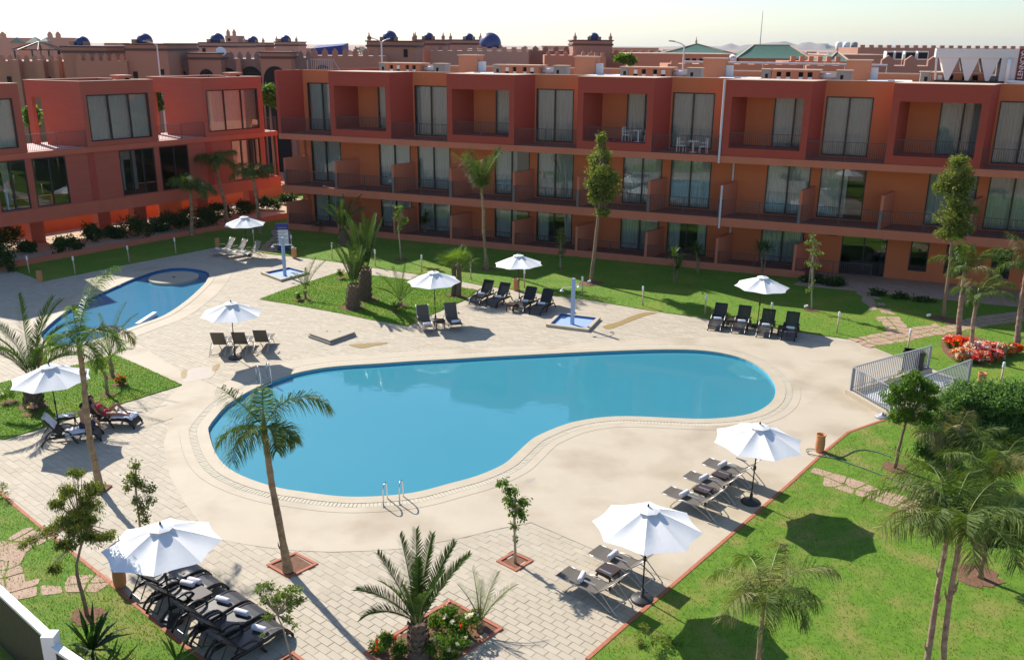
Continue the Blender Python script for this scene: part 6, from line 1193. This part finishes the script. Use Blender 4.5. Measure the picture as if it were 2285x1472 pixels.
def hairmesh(long=False):
    b = MB(); n, m = 20, 12; vs = []; fs = []
    for i in range(m+1):
        v = math.pi*.62*i/m; z = math.cos(v)
        for k in range(n):
            u = 2*math.pi*k/n; x, y = math.sin(v)*math.cos(u), math.sin(v)*math.sin(u); cut = x > .15 and z < .35; s = 1.09 if not cut else .93; zz = z*.125*(1.06 if not cut else 1)
            if long and x < .2 and i > 8: zz -= .05*(i-8)
            vs.append((x*.098*s-.006, y*.078*s, zz+.004+.003*math.sin(9*u+i)))
    for i in range(m):
        for k in range(n): fs.append((i*n+k, (i+1)*n+k, (i+1)*n+(k+1)%n, i*n+(k+1)%n))
    return b.add(vs, fs).mesh('hair', 'hair', True)
def ellip(pts, name, m, parent):            # a lofted garment: list of (centre, rx, ry, axis)
    b = MB(); n = 18; vs = []
    for c, rx, ry, ax, ref in pts:
        ax = Vector(ax).normalized(); u = Vector(ref)-ax*Vector(ref).dot(ax); u.normalize(); w = ax.cross(u); vs += [Vector(c)+u*rx*math.cos(2*math.pi*k/n)+w*ry*math.sin(2*math.pi*k/n) for k in range(n)]
    b.add(vs, [(i*n+k, i*n+(k+1)%n, (i+1)*n+(k+1)%n, (i+1)*n+k) for i in range(len(pts)-1) for k in range(n)]); o = b.build(name, m, parent, True); s = o.modifiers.new('t','SOLIDIFY'); s.thickness = .008; s.offset = 1; return o
# person sitting, back towards the camera (x forward)
lm = Matrix.LocRotScale(LA.location, LA.rotation_euler, None); p = lm @ Vector((.52, -.12, 0)); fa = math.radians(62)
T1 = thing('person', 'bare-backed person in dark swim shorts sitting sideways on the left lounger', 'person', (p.x, p.y, .01), fa)
J = {'pelvis':((0,0,.50),(.125,.165)),'belly':((.0,0,.62),(.10,.145)),'chest':((-.01,0,.80),(.11,.165)),'ucb':((.0,0,.93),(.10,.16)),'neck':((.01,0,1.02),.055),'skull':((.03,0,1.10),.055)}
Ed = [('pelvis','belly'),('belly','chest'),('chest','ucb'),('ucb','neck'),('neck','skull')]
for s, n_ in ((1,'l'),(-1,'r')):
    J[n_+'sh'] = ((.0,s*.185,.95),.062); J[n_+'el'] = ((.10,s*.25,.70),.045); J[n_+'wr'] = ((.34,s*.17,.66) if s < 0 else (.24,s*.10,.90),.030); Ed += [('ucb',n_+'sh'),(n_+'sh',n_+'el'),(n_+'el',n_+'wr')]
    w_ = J[n_+'wr'][0]; e_ = J[n_+'el'][0]; hand(J, Ed, n_+'wr', w_, Vector(w_)-Vector(e_), (0,0,1), n_+'h', .6)
    J[n_+'hip'] = ((.04,s*.10,.48),.095); J[n_+'kn'] = ((.46,s*.14,.50),.062); J[n_+'cf'] = ((.50,s*.14,.33),.056); J[n_+'an'] = ((.48,s*.13,.09),.037); J[n_+'toe'] = ((.64,s*.14,.035),(.035,.026)); Ed += [('pelvis',n_+'hip'),(n_+'hip',n_+'kn'),(n_+'kn',n_+'cf'),(n_+'cf',n_+'an'),(n_+'an',n_+'toe')]
body(T1, J, Ed, 'skin'); o = link('head', headmesh('skin'), T1, (.045,0,1.18), (0,.15,-.7)); link('hair', hairmesh(), o)
ellip([((.02,0,.40),.17,.19,(0,0,1),(1,0,0)),((0,0,.50),.155,.19,(0,0,1),(1,0,0)),((0,0,.57),.125,.165,(0,0,1),(1,0,0))], 'swim_shorts', 'trunks', T1)
for s in (1,-1): ellip([((.05,s*.105,.485),.11,.11,(1,0,0),(0,1,0)),((.30,s*.13,.50),.095,.095,(1,0,0),(0,1,0))], 'shorts_leg', 'trunks', T1)
# person reclining: x from head (0) to feet, lies on lounger B whose x runs foot -> head
lm = Matrix.LocRotScale(LB.location, LB.rotation_euler, None); p = lm @ Vector((1.13, .02, 0))
T2 = thing('person', 'reclining person in a red bikini and sunglasses on the second lounger', 'person', (p.x, p.y, .0), LB.rotation_euler.z+math.pi)
J = {'pelvis':((.02,0,.47),(.115,.15)),'belly':((-.10,0,.56),(.085,.125)),'chest':((-.26,0,.71),(.10,.145)),'ucb':((-.36,0,.81),(.085,.14)),'neck':((-.43,0,.90),.045),'skull':((-.47,0,.97),.048)}
Ed = [('pelvis','belly'),('belly','chest'),('chest','ucb'),('ucb','neck'),('neck','skull')]
for s, n_ in ((1,'l'),(-1,'r')):
    J[n_+'sh'] = ((-.36,s*.165,.82),.05); J[n_+'el'] = ((-.14,s*.27,.58),.037); J[n_+'wr'] = ((.10,s*.29,.46),.026); Ed += [('ucb',n_+'sh'),(n_+'sh',n_+'el'),(n_+'el',n_+'wr')]; hand(J, Ed, n_+'wr', J[n_+'wr'][0], (.9,0,-.15), (0,0,1), n_+'h')
    J[n_+'hip'] = ((.06,s*.09,.46),.088)
    if s > 0: J['lkn'] = ((.40,.13,.80),.056); J['lcf'] = ((.55,.13,.66),.052); J['lan'] = ((.76,.12,.45),.034); J['ltoe'] = ((.90,.12,.425),(.03,.024))
    else: J['rkn'] = ((.50,-.11,.50),.056); J['rcf'] = ((.66,-.10,.475),.052); J['ran'] = ((.93,-.09,.45),.034); J['rtoe'] = ((1.0,-.09,.58),(.03,.024))
    Ed += [('pelvis',n_+'hip'),(n_+'hip',n_+'kn'),(n_+'kn',n_+'cf'),(n_+'cf',n_+'an'),(n_+'an',n_+'toe')]
body(T2, J, Ed, 'skin2'); o = link('head', headmesh('skin2'), T2, (-.47,0,1.04), (0,-.35,0)); link('hair', hairmesh(True), o)
MB().box(.088,.102,-.062,.062,-.008,.022).build('sunglasses', 'black', o)
ax = (-.62,0,.78); ellip([((-.215,0,.665),.112,.158,ax,(.78,0,.62)),((-.26,0,.715),.120,.165,ax,(.78,0,.62)),((-.30,0,.755),.108,.155,ax,(.78,0,.62))], 'bikini_top', 'bikini', T2)
ellip([((.06,0,.45),.118,.17,(-1,0,.2),(0,0,1)),((.0,0,.475),.13,.172,(-1,0,.3),(0,0,1)),((-.045,0,.51),.112,.15,(-1,0,.5),(0,0,1))], 'bikini_bottom', 'bikini', T2)
